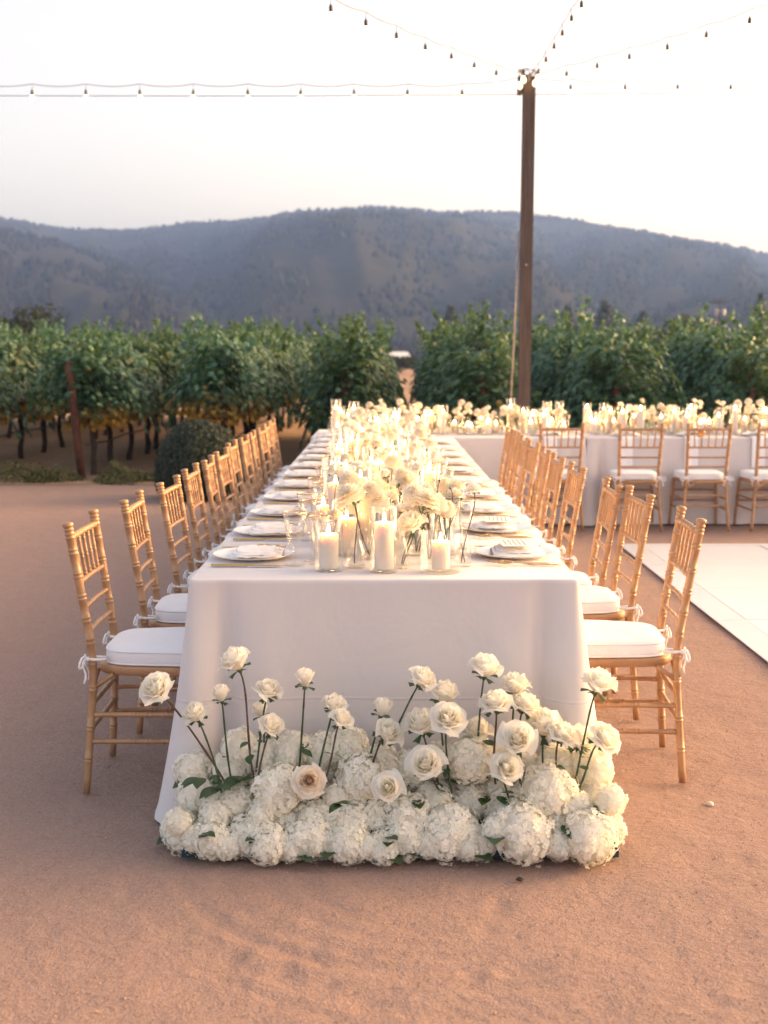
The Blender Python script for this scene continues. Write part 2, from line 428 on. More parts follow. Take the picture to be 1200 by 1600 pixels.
# loose grit lying on the sand: one uncountable mass
gr = MB()
for k in range(5200):
    y = 2.45 + 5.0 * rp.random() ** 1.6; x = rp.uniform(-.36, .36) * y * 1.15
    i = min(nxg - 1, int(np.searchsorted(xs, x))); j = min(nyg - 1, int(np.searchsorted(ys, y)))
    s = rp.uniform(.0016, .0042) * (1.5 if rp.random() < .05 else 1); z = gz[j, i] + s * .25; a = rp.uniform(0, 6)
    ca, sa = math.cos(a) * s, math.sin(a) * s
    gr.add([(x + ca, y + sa, z), (x - sa * .8, y + ca * .8, z), (x - ca, y - sa, z), (x + sa * .7, y - ca * .7, z), (x, y, z + s * .8)], [(0, 1, 4), (1, 2, 4), (2, 3, 4), (3, 0, 4)])
tag(link('grit', gr.mesh('grit', 'grit', False)), 'fine loose grit scattered over the sand', 'grit', kind='stuff')
def soil_edge(x): return 14.15 + .12 * noise.noise((x * .8, 1, 1)) + .05 * noise.noise((x * 4, 2, 1))
sx = np.concatenate([[-900, -60, -16], np.linspace(-9, 9, 91), [16, 60, 900]]).tolist()
sy = [0, .15, .4, .8, 1.5, 2.5, 4, 6, 9, 13, 18, 30, 80, 330]
v = []
for k, dy in enumerate(sy):
    for x in sx:
        v.append((x, soil_edge(x) + dy, -.004 + (0 if k == 0 else .02 * noise.noise((x * 2, dy * 2, 5)) + .012)))
n = len(sx)
f = [(j * n + i, j * n + i + 1, (j + 1) * n + i + 1, (j + 1) * n + i) for j in range(len(sy) - 1) for i in range(n - 1)]
tag(link('vineyard_soil', MB().add(v, f).mesh('vineyard_soil', 'soil')), kind='structure')

# ---- hills: ridge lines given as (bearing, slope of sight) at the ridge distance
RIDGE = [(-1.2, .10), (-.8, .115), (-0.4712, 0.1173), (-0.3927, 0.1213), (-0.3455, 0.1173), (-0.3141, 0.1132), (-0.288, 0.1107), (-0.2618, 0.1047), (-0.2356, 0.1037), (-0.2016, 0.1047), (-0.1571, 0.1107), (-0.1152, 0.1122), (-0.089, 0.1158), (-0.0628, 0.1198), (-0.0314, 0.1213), (0.0105, 0.1213), (0.0419, 0.1183), (0.0733, 0.1183), (0.0995, 0.1198), (0.1204, 0.1163), (0.1361, 0.1163), (0.1571, 0.1122), (0.1832, 0.1072), (0.2094, 0.1022), (0.2408, 0.0962), (0.2618, 0.0932), (0.288, 0.0911), (0.2984, 0.0871), (0.3141, 0.0846), (0.3665, 0.077), (0.4712, 0.072), (.8, .085), (1.2, .08)]
NEAR = [(-1.2, .115), (-.6, .12), (-.36, .115), (-.3141, .109), (-.262, .096), (-.21, .078), (-.157, .058), (-.10, .042), (-.05, .03), (.05, .022), (.12, .026), (.2, .040), (.28, .058), (.3665, .068), (.6, .075), (1.2, .08)]
def hill_fn(profile, y0, y1, seed, amp, e):
    ra, rs = zip(*profile)
    def z(a, t):
        top = np.interp(a, ra, rs) * y1 - 2
        x = a * (y0 + (y1 - y0) * t)
        rid = noise.fractal((a * 9 + seed, t * 1.1, seed), 1.0, 2.0, 5)
        fine = noise.fractal((a * 40, t * 9, seed + 4), 1.0, 2.0, 4)
        env = math.sin(PI * min(1, t)) ** .8
        jag = (noise.noise((a * 60, seed, 0)) * 1.0 + noise.noise((a * 170, seed, 2)) * .5) * t
        zz = top * (t ** e) + env * top * amp * rid + fine * 5 * env + jag
        return max(-3, min(zz, np.interp(a, ra, rs) * (y0 + (y1 - y0) * t) * (.90 + .10 * t) - 1 + jag))
    return z
def build_hill(name, profile, y0, y1, seed, amp, e, na=300, nt=60):
    z = hill_fn(profile, y0, y1, seed, amp, e)
    A = np.linspace(-1.1, 1.1, na); T = np.concatenate([np.linspace(0, 1, nt), [1.06, 1.15]])
    v = []
    for t in T:
        Y = y0 + (y1 - y0) * t
        for a in A:
            zz = z(a, min(t, 1)) - (0 if t <= 1 else (t - 1) * 420)
            v.append((a * Y, Y, zz if t > 0 else -4))
    nT = len(T)
    f = [(j * na + i, j * na + i + 1, (j + 1) * na + i + 1, (j + 1) * na + i) for j in range(nT - 1) for i in range(na - 1)]
    tag(link(name, MB().add(v, f).mesh(name, 'hill_scrub')), kind='structure')
    return z, y0, y1
far_hill = build_hill('hill', RIDGE, 420, 1500, 2.3, .17, 1.1)
near_hill = build_hill('hill', NEAR, 330, 900, 7.7, .16, 1.05)

# ---- woods on the hillsides: nobody could count them, one mass of small crowns
def forest(name, hill, count, hmin, hmax, ridge_share, seed):
    z, y0, y1 = hill; rng = np.random.default_rng(seed)
    V, Fc = [], []
    k = 0; n = 5; tries = 0
    while k < count and tries < count * 6:
        tries += 1
        a = rng.uniform(-.42, .42); t = rng.uniform(0, 1) ** .8
        if rng.uniform() < ridge_share: t = rng.uniform(.965, 1.0)
        elif noise.noise((a * 14, t * 6, seed)) + .5 * noise.noise((a * 40, t * 16, seed)) < rng.uniform(-.35, .25): continue
        Y = y0 + (y1 - y0) * t; h = rng.uniform(hmin, hmax) * (1 if t < .965 else rng.uniform(.35, 1.0)); w = h * rng.uniform(.22, .5)
        x = a * Y; zz = z(a, t) - h * .12; ph = rng.uniform(0, 6); o = len(V)
        conif = rng.uniform() < .5
        for (fr, fz) in (((1.0, .10), (.75, .5)) if conif else ((.8, .15), (1.0, .6))):
            for q in range(n):
                an = ph + 2 * PI * q / n; rr = w * fr * rng.uniform(.7, 1.2)
                V.append((x + rr * math.cos(an), Y + rr * math.sin(an), zz + h * (fz + rng.uniform(-.06, .06))))
        V.append((x, Y, zz + h)); 
        for q in range(n):
            q2 = (q + 1) % n; Fc.append((o + q, o + q2, o + n + q2, o + n + q)); Fc.append((o + n + q, o + n + q2, o + 2 * n))
        k += 1
    me = MB().add(V, Fc).mesh(name, 'forest_leaf', smooth=False)
    return tag(link(name, me), 'dark scrubby woods covering the hazy hillside', 'woods', kind='stuff')
forest('hillside_woods', far_hill, 8500, 3, 6.5, .07, 3)
o = forest('hillside_woods', near_hill, 6500, 3, 6, .08, 5); o['label'] = 'dark woods on the lower nearer slopes'

# ---- haze in the valley air
bb = MB().box((-2650, -2650, -6), (2650, 2650, 215))
hz = bpy.data.materials.new('haze_air'); hz.use_nodes = True; nt = hz.node_tree
for nn in list(nt.nodes):
    if nn.type != 'OUTPUT_MATERIAL': nt.nodes.remove(nn)
pv = nt.nodes.new('ShaderNodeVolumePrincipled'); pv.inputs['Density'].default_value = 4.2e-4
pv.inputs['Color'].default_value = (.27, .47, .92, 1); pv.inputs['Anisotropy'].default_value = .2
nt.links.new(pv.outputs[0], nt.nodes['Material Output'].inputs['Volume']); M['haze_air'] = hz
USE_HAZE = True
if USE_HAZE: tag(link('haze', bb.mesh('haze', 'haze_air', False)), 'thin violet evening haze filling the valley', 'haze', kind='stuff')

# ---- dance floor: white panels with a bevelled edge strip
DF = thing('dance_floor', 'white glossy panelled dance floor laid on the sand beside the long table', 'dance floor', (1.84, 9.50, 0))
P = .90; ES = .16
pm = sharp_mesh(MB().bbox((0, 0, .002), (P - .004, P - .004, .018), .0015), 'panel', 'dance_panel')
for i in range(5):
    for j in range(7):
        link('panel', pm, DF, (ES + i * P + .002, -ES - (j + 1) * P + .002, random.uniform(-.0006, .0006)), (R(random.uniform(-.22, .22)), R(random.uniform(-.15, .15)), 0))
def wedge(w, l):  # sloping edge strip, low side at x=0
    return MB().add([(0, 0, .002), (w, 0, .002), (w, l, .002), (0, l, .002), (0, 0, .006), (w, 0, .017), (w, l, .017), (0, l, .006)],
                    [(3, 2, 1, 0), (4, 5, 6, 7), (0, 1, 5, 4), (1, 2, 6, 5), (2, 3, 7, 6), (3, 0, 4, 7)])
wm = sharp_mesh(wedge(ES - .003, P - .005), 'edge_strip', 'dance_panel')
for j in range(7): link('edge_strip', wm, DF, (0, -ES - (j + 1) * P + .002, 0))
wm2 = sharp_mesh(wedge(ES - .003, P - .005).xform(Matrix.Rotation(-PI / 2, 4, 'Z')), 'edge_strip', 'dance_panel')
for i in range(5): link('edge_strip', wm2, DF, (ES + i * P, 0, 0))
cm = sharp_mesh(MB().add([(0, 0, .002), (ES - .004, 0, .002), (ES - .004, ES - .004, .002), (0, ES - .004, .002), (0, 0, .006), (ES - .004, 0, .017), (ES - .004, ES - .004, .006), (0, ES - .004, .006)],
                         [(3, 2, 1, 0), (4, 5, 7), (5, 6, 7), (0, 1, 5, 4), (1, 2, 6, 5), (2, 3, 7, 6), (3, 0, 4, 7)]), 'edge_corner', 'dance_panel')
link('edge_corner', cm, DF, (0, -ES + .002, 0))

# ---- wooden light post
PX, PY, PT = 1.455, 12.8, 4.27
LP = thing('light_post', 'tall brown square timber post carrying the festoon lights', 'post', (PX, PY, 0))
pw = .060
pb = MB()
lv = [(-.06, 1.0), (.9, 1.0), (2.4, 1.0), (PT - .02, 1.02), (PT, .94)]
for zz, sc in lv:
    lean = .012 * zz / PT
    for sxx, syy in ((-1, -1), (1, -1), (1, 1), (-1, 1)): pb.v.append((sxx * pw * sc + lean, syy * pw * sc, zz)); pb.age.append(0)
for i in range(len(lv) - 1):
    for k in range(4): pb.f.append((i * 4 + k, i * 4 + (k + 1) % 4, i * 4 + 4 + (k + 1) % 4, i * 4 + 4 + k))
pb.f.append(tuple((len(lv) - 1) * 4 + k for k in range(4)))
link('shaft', sharp_mesh(pb, 'shaft', 'post_wood'), LP)
link('cleat', sharp_mesh(MB().bbox((-pw - .045, -.05, PT - .17), (-pw - .001, .05, PT - .04), .004), 'cleat', 'post_wood'), LP)
link('hook', MB().tube([(0, -pw - .002, PT - .05), (0, -pw - .03, PT - .06), (.0, -pw - .035, PT - .02), (0, -pw - .012, PT + .01)], .005, 6).mesh('hook', 'steel_wire'), LP)
link('bolt', MB().lathe([(0, 0), (.014, 0), (.014, .008), (0, .010)], 8).xform(Matrix.Translation((0, -pw - .001, 1.9 + .5)) @ Matrix.Rotation(PI / 2, 4, 'X')).mesh('bolt', 'steel_wire'), LP)
tag(link('guy_rope', MB().tube([(PX - .07, PY + .05, 2.75), (PX - .10, PY + .08, 1.6), (PX - .165, PY + .10, .0)], .011, 6).mesh('guy_rope', 'rope')),
    'pale guy rope slanting down beside the timber post', 'rope')

# ---- festoon strands: cable with hanging bulbs
def bulb_meshes():
    sk = MB().lathe([(0, 0), (.006, 0), (.007, -.012), (.016, -.020), (.018, -.045), (.0165, -.072), (.012, -.075)], 10).mesh('socket', 'socket')
    hk = MB().tube([(0, 0, .055), (.004, 0, .03), (0, 0, -.004)], .0028, 5).mesh('hook', 'socket')
    gl = MB().lathe([(.012, -.074), (.017, -.082), (.026, -.102), (.027, -.118), (.021, -.134), (.010, -.143), (0, -.145)], 12).mesh('bulb', 'bulb_glow')
    return sk, hk, gl
BS, BHK, BG = bulb_meshes()
def strand(label, tops, ends, sag=.018, lone=None):
    """tops: cable points where a bulb hangs; ends: extra cable points before and after."""
    st = thing('festoon_strand', label, 'string light', tops[0], 0, 'festoon light strands over the tables')
    org = Vector(tops[0]); pts = [Vector(p) for p in ([ends[0]] if ends[0] else []) + list(tops) + list(ends[1])]
    path = []
    for a, b in zip(pts[:-1], pts[1:]):
        for k in range(6):
            u = k / 6; p = a.lerp(b, u); p.z -= sag * 4 * u * (1 - u); path.append(p - org)
    path.append(pts[-1] - org)
    link('cable', MB().tube(path, .0038, 5).mesh('cable', 'cable'), st)
    for p in tops:
        q = Vector(p) - org
        rz = (random.uniform(-.06, .06), random.uniform(-.06, .06), random.uniform(0, 6))
        b = link('bulb', BG, st, (q.x, q.y, q.z - .05), rz, .8)
        link('socket', BS, b); link('hook', BHK, b)
    if lone:
        link('support_wire', MB().tube([Vector(p) - org for p in lone], .0042, 5).mesh('support_wire', 'steel_wire'), st)
top = (PX, PY - .05, PT + .01)
def extend(pts, nmore, rise):
    a, b = Vector(pts[-2]), Vector(pts[-1]); d = b - a; out = []
    for k in range(1, nmore + 1): out.append(tuple(b + Vector((d.x, d.y, d.z * .3 + rise * k)) * k))
    return out
S_UL = [(1.09, 12.30, 4.28), (0.84, 11.81, 4.24), (0.60, 11.31, 4.20), (0.35, 10.81, 4.16), (0.10, 10.32, 4.13), (-0.14, 9.82, 4.10), (-0.39, 9.32, 4.07)]
S_UP = [(1.49, 12.24, 4.28), (1.49, 11.68, 4.26), (1.49, 11.12, 4.24), (1.48, 10.56, 4.21), (1.47, 10.00, 4.18), (1.46, 9.44, 4.13)]
S_UR = [(1.77, 12.29, 4.27), (1.98, 11.79, 4.23), (2.18, 11.28, 4.19), (2.40, 10.77, 4.15), (2.60, 10.26, 4.12), (2.80, 9.76, 4.10)]
strand('festoon strand running from the post towards the top left of the view', S_UL + extend(S_UL, 3, .01), (top, extend(S_UL, 6, .01)[3:]))
strand('steep festoon strand rising straight up from the post top', S_UP + extend(S_UP, 3, .01), (top, extend(S_UP, 6, .01)[3:]))
strand('festoon strand running from the post towards the top right corner', S_UR + extend(S_UR, 3, .01), (top, extend(S_UR, 6, .01)[3:]))
L9 = [(x, 12.8, 4.204) for x in (0.789, 0.239, -0.304, -0.841, -1.378, -1.928, -2.471, -3.014, -3.558, -4.10, -4.65)]
strand('level festoon strand with support wire stretching across the sky before the hills', L9, (top, [(-6.2, 12.8, 4.21)]), .026,
       [(PX - pw, 12.8, 4.10), (-1.2, 12.8, 4.085), (-6.2, 12.8, 4.09)])
R4 = [(x, 12.8, 4.254) for x in (1.888, 2.437, 2.968, 3.504, 4.04, 4.58)]
strand('short level festoon strand with support wire on the sunset side of post', R4, (top, [(6.2, 12.8, 4.26)]), .035,
       [(PX + pw, 12.8, 4.10), (6.2, 12.8, 4.14)])
# cluster of slack cable and spare bulbs at the post head
st = thing('cable_bundle', 'tangle of cable with bulbs at the head of timber post', 'cable', (PX, PY - .05, PT), 0)
pts = []
for k in range(26): pts.append((-.11 + .22 * (k / 25) + .03 * math.sin(k * 1.9), -.03 + .03 * math.cos(k * 1.3), .035 + .03 * math.sin(k * 1.1)))
link('cable', MB().tube(pts, .006, 5).mesh('cable', 'cable'), st)
for q in ((-.10, -.05, -.0), (.085, -.05, .02), (-.06, -.05, .06)):
    b = link('bulb', BG, st, q, (random.uniform(-.3, .3), random.uniform(-.3, .3), 0)); link('socket', BS, b)

# ================================================================== VINEYARD
def leaf_shape(size, rng, lobes=True):
    """A folded five-lobed leaf lying in its own plane, stalk at the origin, tip towards +y."""
    if lobes:
        o = [(0, 0), (.34, -.10), (.50, .22), (.36, .42), (.42, .66), (.15, .70), (0, 1.0), (-.15, .70), (-.42, .66), (-.36, .42), (-.50, .22), (-.34, -.10)]
        c = (0, .38)
        v = [(c[0], c[1], .05)] + [(x, y, -.28 * abs(x) - .12 * y * y + rng.uniform(-.05, .05)) for x, y in o]
        f = [(0, i + 1, (i + 1) % 12 + 1) for i in range(12)]
    else:
        v = [(0, 0, 0), (.26, .45, -.1), (0, 1, -.15), (-.26, .45, -.1), (0, .5, .05)]
        f = [(0, 1, 4), (1, 2, 4), (2, 3, 4), (3, 0, 4)]
    return [Vector(p) * size for p in v], f
def place_leaf(mb, p, nrm, size, rng, lobes=True, age=0.0):
    vs, f = leaf_shape(size, rng, lobes)
    z = Vector(nrm).normalized(); y = Vector((rng.uniform(-1, 1), rng.uniform(-1, 1), -.9 + rng.uniform(-.4, .4)))
    y = (y - z * y.dot(z)); y = y.normalized() if y.length > 1e-4 else z.orthogonal().normalized()
    x = y.cross(z)
    mb.add([p + x * q.x + y * q.y + z * q.z for q in vs], f, age)
def vine_crown(seed, z0, z1, width, length, count, shoots, yellow):
    rng = random.Random(seed); mb = MB()
    for i in range(count):
        # shell biased clump positions
        u = rng.uniform(-1, 1); t = rng.random() ** .85
        zt = z1 + .26 * noise.noise((u * 1.9 + seed * 3.1, seed, 0)) - .05
        hgt = z0 + (zt - z0) * t
        prof = .55 + .65 * math.sin(PI * min(1, t * .85 + .12))
        prof *= 1 + .5 * noise.noise((u * 2.4 + seed, t * 3.5, seed * 1.7))
        a = rng.uniform(0, 2 * PI); rr = rng.random() ** .38
        x = math.cos(a) * width * .5 * prof * rr; y = u * length * .5 + math.sin(a) * .12
        if noise.noise((x * 3.2 + seed, y * 3.2, hgt * 3.2)) < -.20: continue
        z = hgt + .10 * noise.noise((x * 3, y * 3, seed))
        nrm = Vector((math.cos(a) * .9, rng.uniform(-.7, .7), .35 + .6 * t + rng.uniform(-.4, .5)))
        age = max(0, min(1, (yellow - t * 4) + rng.uniform(-.45, .35))) if yellow > 0 else 0.0
        if rng.random() < .015: age = .6
        place_leaf(mb, Vector((x, y, z)), nrm, rng.uniform(.052, .092), rng, True, age)
    for s in range(shoots):
        bx, by = rng.uniform(-.42, .42) * width, rng.uniform(-.5, .5) * length
        p = Vector((bx, by, z1 - .15 + .26 * noise.noise((by / length * 3.8 + seed * 3.1, seed, 0)))); d = Vector((rng.uniform(-.5, .5), rng.uniform(-.4, .4), 1)).normalized()
        L = rng.uniform(.12, .60); k = int(L / .035); pts = []
        for q in range(k):
            d = (d + Vector((rng.uniform(-.12, .12), rng.uniform(-.12, .12), -.02))).normalized(); p = p + d * .035; pts.append(p.copy())
            for _ in range(2): place_leaf(mb, p + Vector((rng.uniform(-.06, .06), rng.uniform(-.06, .06), 0)), Vector((rng.uniform(-1, 1), rng.uniform(-1, 1), .6)), rng.uniform(.06, .11) * (1.1 - .5 * q / k), rng)
    for s in range(5):   # hanging shoots at the sides
        a = rng.choice([-1, 1]); p = Vector((a * width * .5, rng.uniform(-.5, .5) * length, z0 + (z1 - z0) * rng.uniform(.35, .8)))
        for q in range(12):
            p = p + Vector((a * .015, rng.uniform(-.02, .02), -.045)); place_leaf(mb, p.copy(), Vector((a, rng.uniform(-.6, .6), .4)), rng.uniform(.07, .12), rng)
    return mb
def vine_trunk(seed, h):
    rng = random.Random(seed); pts, rad = [], []
    p = Vector((0, 0, -.03))
    for k in range(9):
        pts.append(p.copy()); rad.append(.045 - .018 * k / 8 + rng.uniform(-.004, .004))
        p = p + Vector((rng.uniform(-.022, .022), rng.uniform(-.025, .025), h / 8))
    mb = MB().tube(pts, rad, 7)
    for s in (-1, 1):
        q = pts[-1]; mb.tube([q - Vector((0, 0, .05)), q + Vector((0, s * .18, .06)), q + Vector((rng.uniform(-.03, .03), s * .52, .09))], [.024, .02, .012], 6)
    for s in range(4):
        q = pts[-1] + Vector((0, rng.uniform(-.4, .4), .05)); mb.tube([q, q + Vector((rng.uniform(-.15, .15), 0, .4)), q + Vector((rng.uniform(-.25, .25), rng.uniform(-.1, .1), .85))], [.011, .008, .005], 5)
    return mb
HIGH = [vine_crown(s, .70, 1.74, 1.02, 1.22, 2900, 12, 1.35).mesh('crown', 'vine_leaf', False) for s in (11, 12, 13, 14, 15)]
LOW = [vine_crown(s, .30, 1.70, 1.30, 1.22, 4300, 13, 0).mesh('crown', 'vine_leaf', False) for s in (21, 22, 23, 24)]
SLIM = [vine_crown(s, .42, 1.74, 1.02, 1.22, 3300, 13, 0).mesh('crown', 'vine_leaf', False) for s in (31, 32, 33)]
TR = [vine_trunk(s, .80).mesh('trunk', 'bark') for s in (1, 2, 3, 4)]
ROWS = [(-8.45, 'h'), (-6.85, 'h'), (-5.25, 'h'), (-3.60, 'h'), (-2.02, 'h'), (-0.45, 'l'), (1.17, 'l'), (2.78, 'l'), (4.40, 'l'), (6.0, 'l')]
ROWNAME = {-3.60: 'the row behind the leaning rusty end post', -2.02: 'the row behind the round boxwood', -5.25: 'the row left of the leaning end post', -6.85: 'the second row left of leaning post',
           -8.45: 'the outermost row at the far left', -0.45: 'the row behind the far end of long table', 1.17: 'the row beside the timber post',
           2.78: 'the row behind the cross table chairs', 4.40: 'the row at the right edge', 6.0: 'the outermost row at the far right'}
kk = 0
for X, kind in ROWS:
    y = 15.55 if kind == 'h' else 15.05
    nv = 14 if kind == 'h' else 8
    if X == -8.45: y = 22.0; nv = 8
    if X == -3.60: y = 15.2
    if X == 6.0: y = 18; nv = 5
    for i in range(nv):
        lab = 'leafy grapevine at the near end of ' + ROWNAME[X] if i == 0 else f'{ORD[i]} grapevine back in ' + ROWNAME[X]
        g = thing('grapevine', lab, 'grapevine', (X + random.uniform(-.07, .07), y, 0), random.choice([0, PI]) + random.uniform(-.12, .12), 'grapevines of ' + ROWNAME[X])
        crowns = HIGH if kind == 'h' else SLIM if X in (-0.45, 1.17) else LOW
        cr = link('crown', crowns[kk % len(crowns)], g); s = random.uniform(.86, 1.07); cr.scale = (random.uniform(.92, 1.1), 1.0, s)
        link('trunk', TR[kk % 4], g, rot=(0, 0, random.uniform(0, 6)))
        kk += 1; y += random.uniform(1.0, 1.2)
# end posts and drip hoses
for X, kind in ROWS:
    if abs(X) > 5.5: continue
    h = 1.42 if X == -3.60 else 1.25; lean = -.28 if X == -3.60 else random.uniform(-.08, .02)
    by = 14.75 if X == -3.60 else (15.3 if kind == 'h' else 14.72)
    nm = 'leaning rusty end post in front of the left vine rows' if X == -3.60 else 'rusty trellis end post of ' + ROWNAME[X]
    pm_ = MB().tube([(0, 0, -.05), (0, 0, h * .5), (0, 0, h)], [.050, .048, .046], 9)
    po = tag(link('trellis_post', pm_.mesh('trellis_post', 'post_rust'), None, (X - (.06 if X == -3.60 else 0), by, 0), (-lean * .35, -.06 if X == -3.60 else 0, 0)), nm, 'post', 'trellis end posts')
    if kind == 'h':
        pts = [(X + .03 * math.sin(q), by + q * 1.1, .42 - .03 * (q % 2)) for q in range(14)]
        tag(link('drip_hose', MB().tube(pts, .010, 5).mesh('drip_hose', 'hose')), 'black drip hose strung low along ' + ROWNAME[X], 'hose', 'drip hoses under the vines')

# ---- round boxwood and low scrub on the border
def ball_shrub(seed, rx, rz, count, size, core=True):
    rng = random.Random(seed); mb = MB()
    for i in range(count):
        zc = rng.uniform(-.55, 1); a = rng.uniform(0, 2 * PI); s = math.sqrt(max(0, 1 - zc * zc))
        d = Vector((s * math.cos(a), s * math.sin(a), zc)); rr = rng.uniform(.86, 1.0) * (1 + .09 * noise.noise(d * 2.5) + .05 * noise.noise(d * 7))
        p = Vector((d.x * rx * rr, d.y * rx * rr, rz * (.55 + d.z * rr)))
        if p.z < 0: continue
        place_leaf(mb, p, d + Vector((rng.uniform(-.6, .6), rng.uniform(-.6, .6), rng.uniform(-.3, .6))), rng.uniform(.7, 1.2) * size, rng, False)
    return mb
bx = thing('boxwood_shrub', 'clipped round dark green boxwood at the sand edge', 'shrub', (-1.93, 12.75, 0))
fo = link('foliage', ball_shrub(3, .47, .53, 9500, .045).mesh('foliage', 'box_leaf', False), bx)
cv, cf = [], []
core = MB().lathe([(0.0, 0), (.28, .02), (.36, .18), (.37, .34), (.28, .52), (.14, .60), (0, .62)], 14)
link('core', core.mesh('core', 'box_leaf'), fo)
def scrub(seed, rx, ry, h, count):
    rng = random.Random(seed); mb = MB()
    for i in range(count):
        a = rng.uniform(0, 2 * PI); r = math.sqrt(rng.random()); x, y = math.cos(a) * r * rx, math.sin(a) * r * ry
        top = h * (1 - r ** 2.5) * (.65 + .5 * noise.noise((x * 4 + seed, y * 4, 0)) + .2)
        z = max(.01, top * rng.uniform(.25, 1))
        place_leaf(mb, Vector((x, y, z)), Vector((rng.uniform(-1, 1), rng.uniform(-1, 1), .8)), rng.uniform(.03, .07), rng, False)
    return mb
SC = [(-4.45, 14.55, .62, .3, .30, 'low olive scrub at the sand edge, leftmost of the border'), (-3.95, 14.5, .40, .28, .22, 'low thin scrub just left of the leaning end post'),
      (-3.10, 14.45, .36, .3, .27, 'low olive scrub just right of the leaning end post'), (-2.62, 14.55, .36, .25, .22, 'low sparse scrub beside the round boxwood'),
      (-1.25, 14.6, .5, .5, .2, 'flat brownish scrub behind the far left chairs')]
for k, (x, y, rx, ry, h, lab) in enumerate(SC):
    tag(link('border_scrub', scrub(40 + k, rx, ry, h, 900).mesh('border_scrub', 'scrub_leaf', False), None, (x, y, 0)), lab, 'scrub', 'low scrub along the sand edge')

# ---- far trees, house and utility pole beyond the vines
def crown_mesh(seed, rx, rz, count, size, conifer=False):
    rng = random.Random(seed); mb = MB()
    for i in range(count):
        if conifer:
            t = rng.random(); r = (1 - t) ** .8 * rx * rng.uniform(.4, 1.1); a = rng.uniform(0, 2 * PI); p = Vector((math.cos(a) * r, math.sin(a) * r, rz * (.12 + t * .95)))
        else:
            zc = rng.uniform(-.6, 1); a = rng.uniform(0, 2 * PI); s = math.sqrt(1 - zc * zc); rr = rng.random() ** .3 * (1 + .3 * noise.noise((math.cos(a) * 2, math.sin(a) * 2, zc * 2 + seed)))
            p = Vector((s * math.cos(a) * rx * rr, s * math.sin(a) * rx * rr, rz * (.62 + zc * .42 * rr)))
        place_leaf(mb, p, Vector((rng.uniform(-1, 1), rng.uniform(-1, 1), .7)), rng.uniform(.7, 1.3) * size, rng, False)
    return mb
def far_tree(label, x, y, rx, h, seed, conifer=False, mat='far_leaf', grp='trees beyond the vineyard'):
    t = thing('conifer_tree' if conifer else 'oak_tree', label, 'tree', (x, y, 0), 0, grp)
    link('crown', crown_mesh(seed, rx, h, 1300, rx * .16, conifer).mesh('crown', mat, False), t)
    link('trunk', MB().tube([(0, 0, -.1), (0.05, 0, h * .35), (0, 0, h * .8)], [h * .03, h * .025, h * .008], 7).mesh('trunk', 'bark'), t)
far_tree('pale olive round tree showing above the left vines', -17.4, 62, 1.55, 4.0, 1)
far_tree('small dark tree to the left of the round pale olive one', -18.9, 62, 1.2, 3.5, 6)
far_tree('small dark rounded tree above the leaning end post', -15.0, 61, .75, 3.15, 2, mat='box_leaf')
far_tree('broad dark low tree before the hills, right of timber post', 30.5, 122, 4.2, 5.6, 3, mat='box_leaf')
far_tree('lone conifer at the right edge before the hills', 49.2, 162, 2.6, 9.4, 4, True, mat='box_leaf')
far_tree('low conifer beside the timber post before the hills', 30.2, 204, 4.0, 9.5, 5, True, mat='box_leaf')
far_tree('second low conifer right of the timber post', 37.0, 207, 4.4, 10.5, 8, True, mat='box_leaf')
far_tree('third low conifer right of the timber post', 44.0, 210, 3.6, 9.0, 9, True, mat='box_leaf')
far_tree('small conifer seen between the vine rows left of post', 11.2, 206, 4.0, 9.8, 10, True, mat='box_leaf')
far_tree('low dark bush below the pale farm roof in the vine gap', 1.2, 118, 2.8, 1.75, 12, mat='far_leaf')
far_tree('pale low bush in the gap between vines right of centre', 2.6, 60, 1.1, 1.35, 13, mat='far_leaf')
hs = thing('farm_house', 'small pale farm building far down the gap between vines', 'house', (2.0, 250, 0), .3)
link('wall', sharp_mesh(MB().box((-2.6, -2, 0), (2.6, 2, 1.9)), 'wall', 'house_wall'), hs)
link('roof', sharp_mesh(MB().add([(-2.9, -2.3, 1.85), (2.9, -2.3, 1.85), (2.9, 2.3, 1.85), (-2.9, 2.3, 1.85), (-2.9, 0, 2.9), (2.9, 0, 2.9)], [(0, 1, 5, 4), (2, 3, 4, 5), (0, 4, 3), (1, 2, 5), (3, 2, 1, 0)]), 'roof', 'house_roof'), hs)
up = thing('utility_pole', 'faint utility pole with crossarm and transformers against the hill', 'utility pole', (54.2, 200, 0))
link('pole', MB().tube([(0, 0, -.2), (0, 0, 11.2)], [.16, .12], 8).mesh('pole', 'bark'), up)
link('crossarm', sharp_mesh(MB().box((-1.6, -.08, 10.4), (1.6, .08, 10.6)), 'crossarm', 'bark'), up)
for s in (-.55, .55): link('transformer', MB().lathe([(0, 8.3), (.3, 8.3), (.32, 8.4), (.32, 9.3), (.2, 9.45), (0, 9.5)], 10, at=(s, -.2, 0)).mesh('transformer', 'steel_wire'), up)

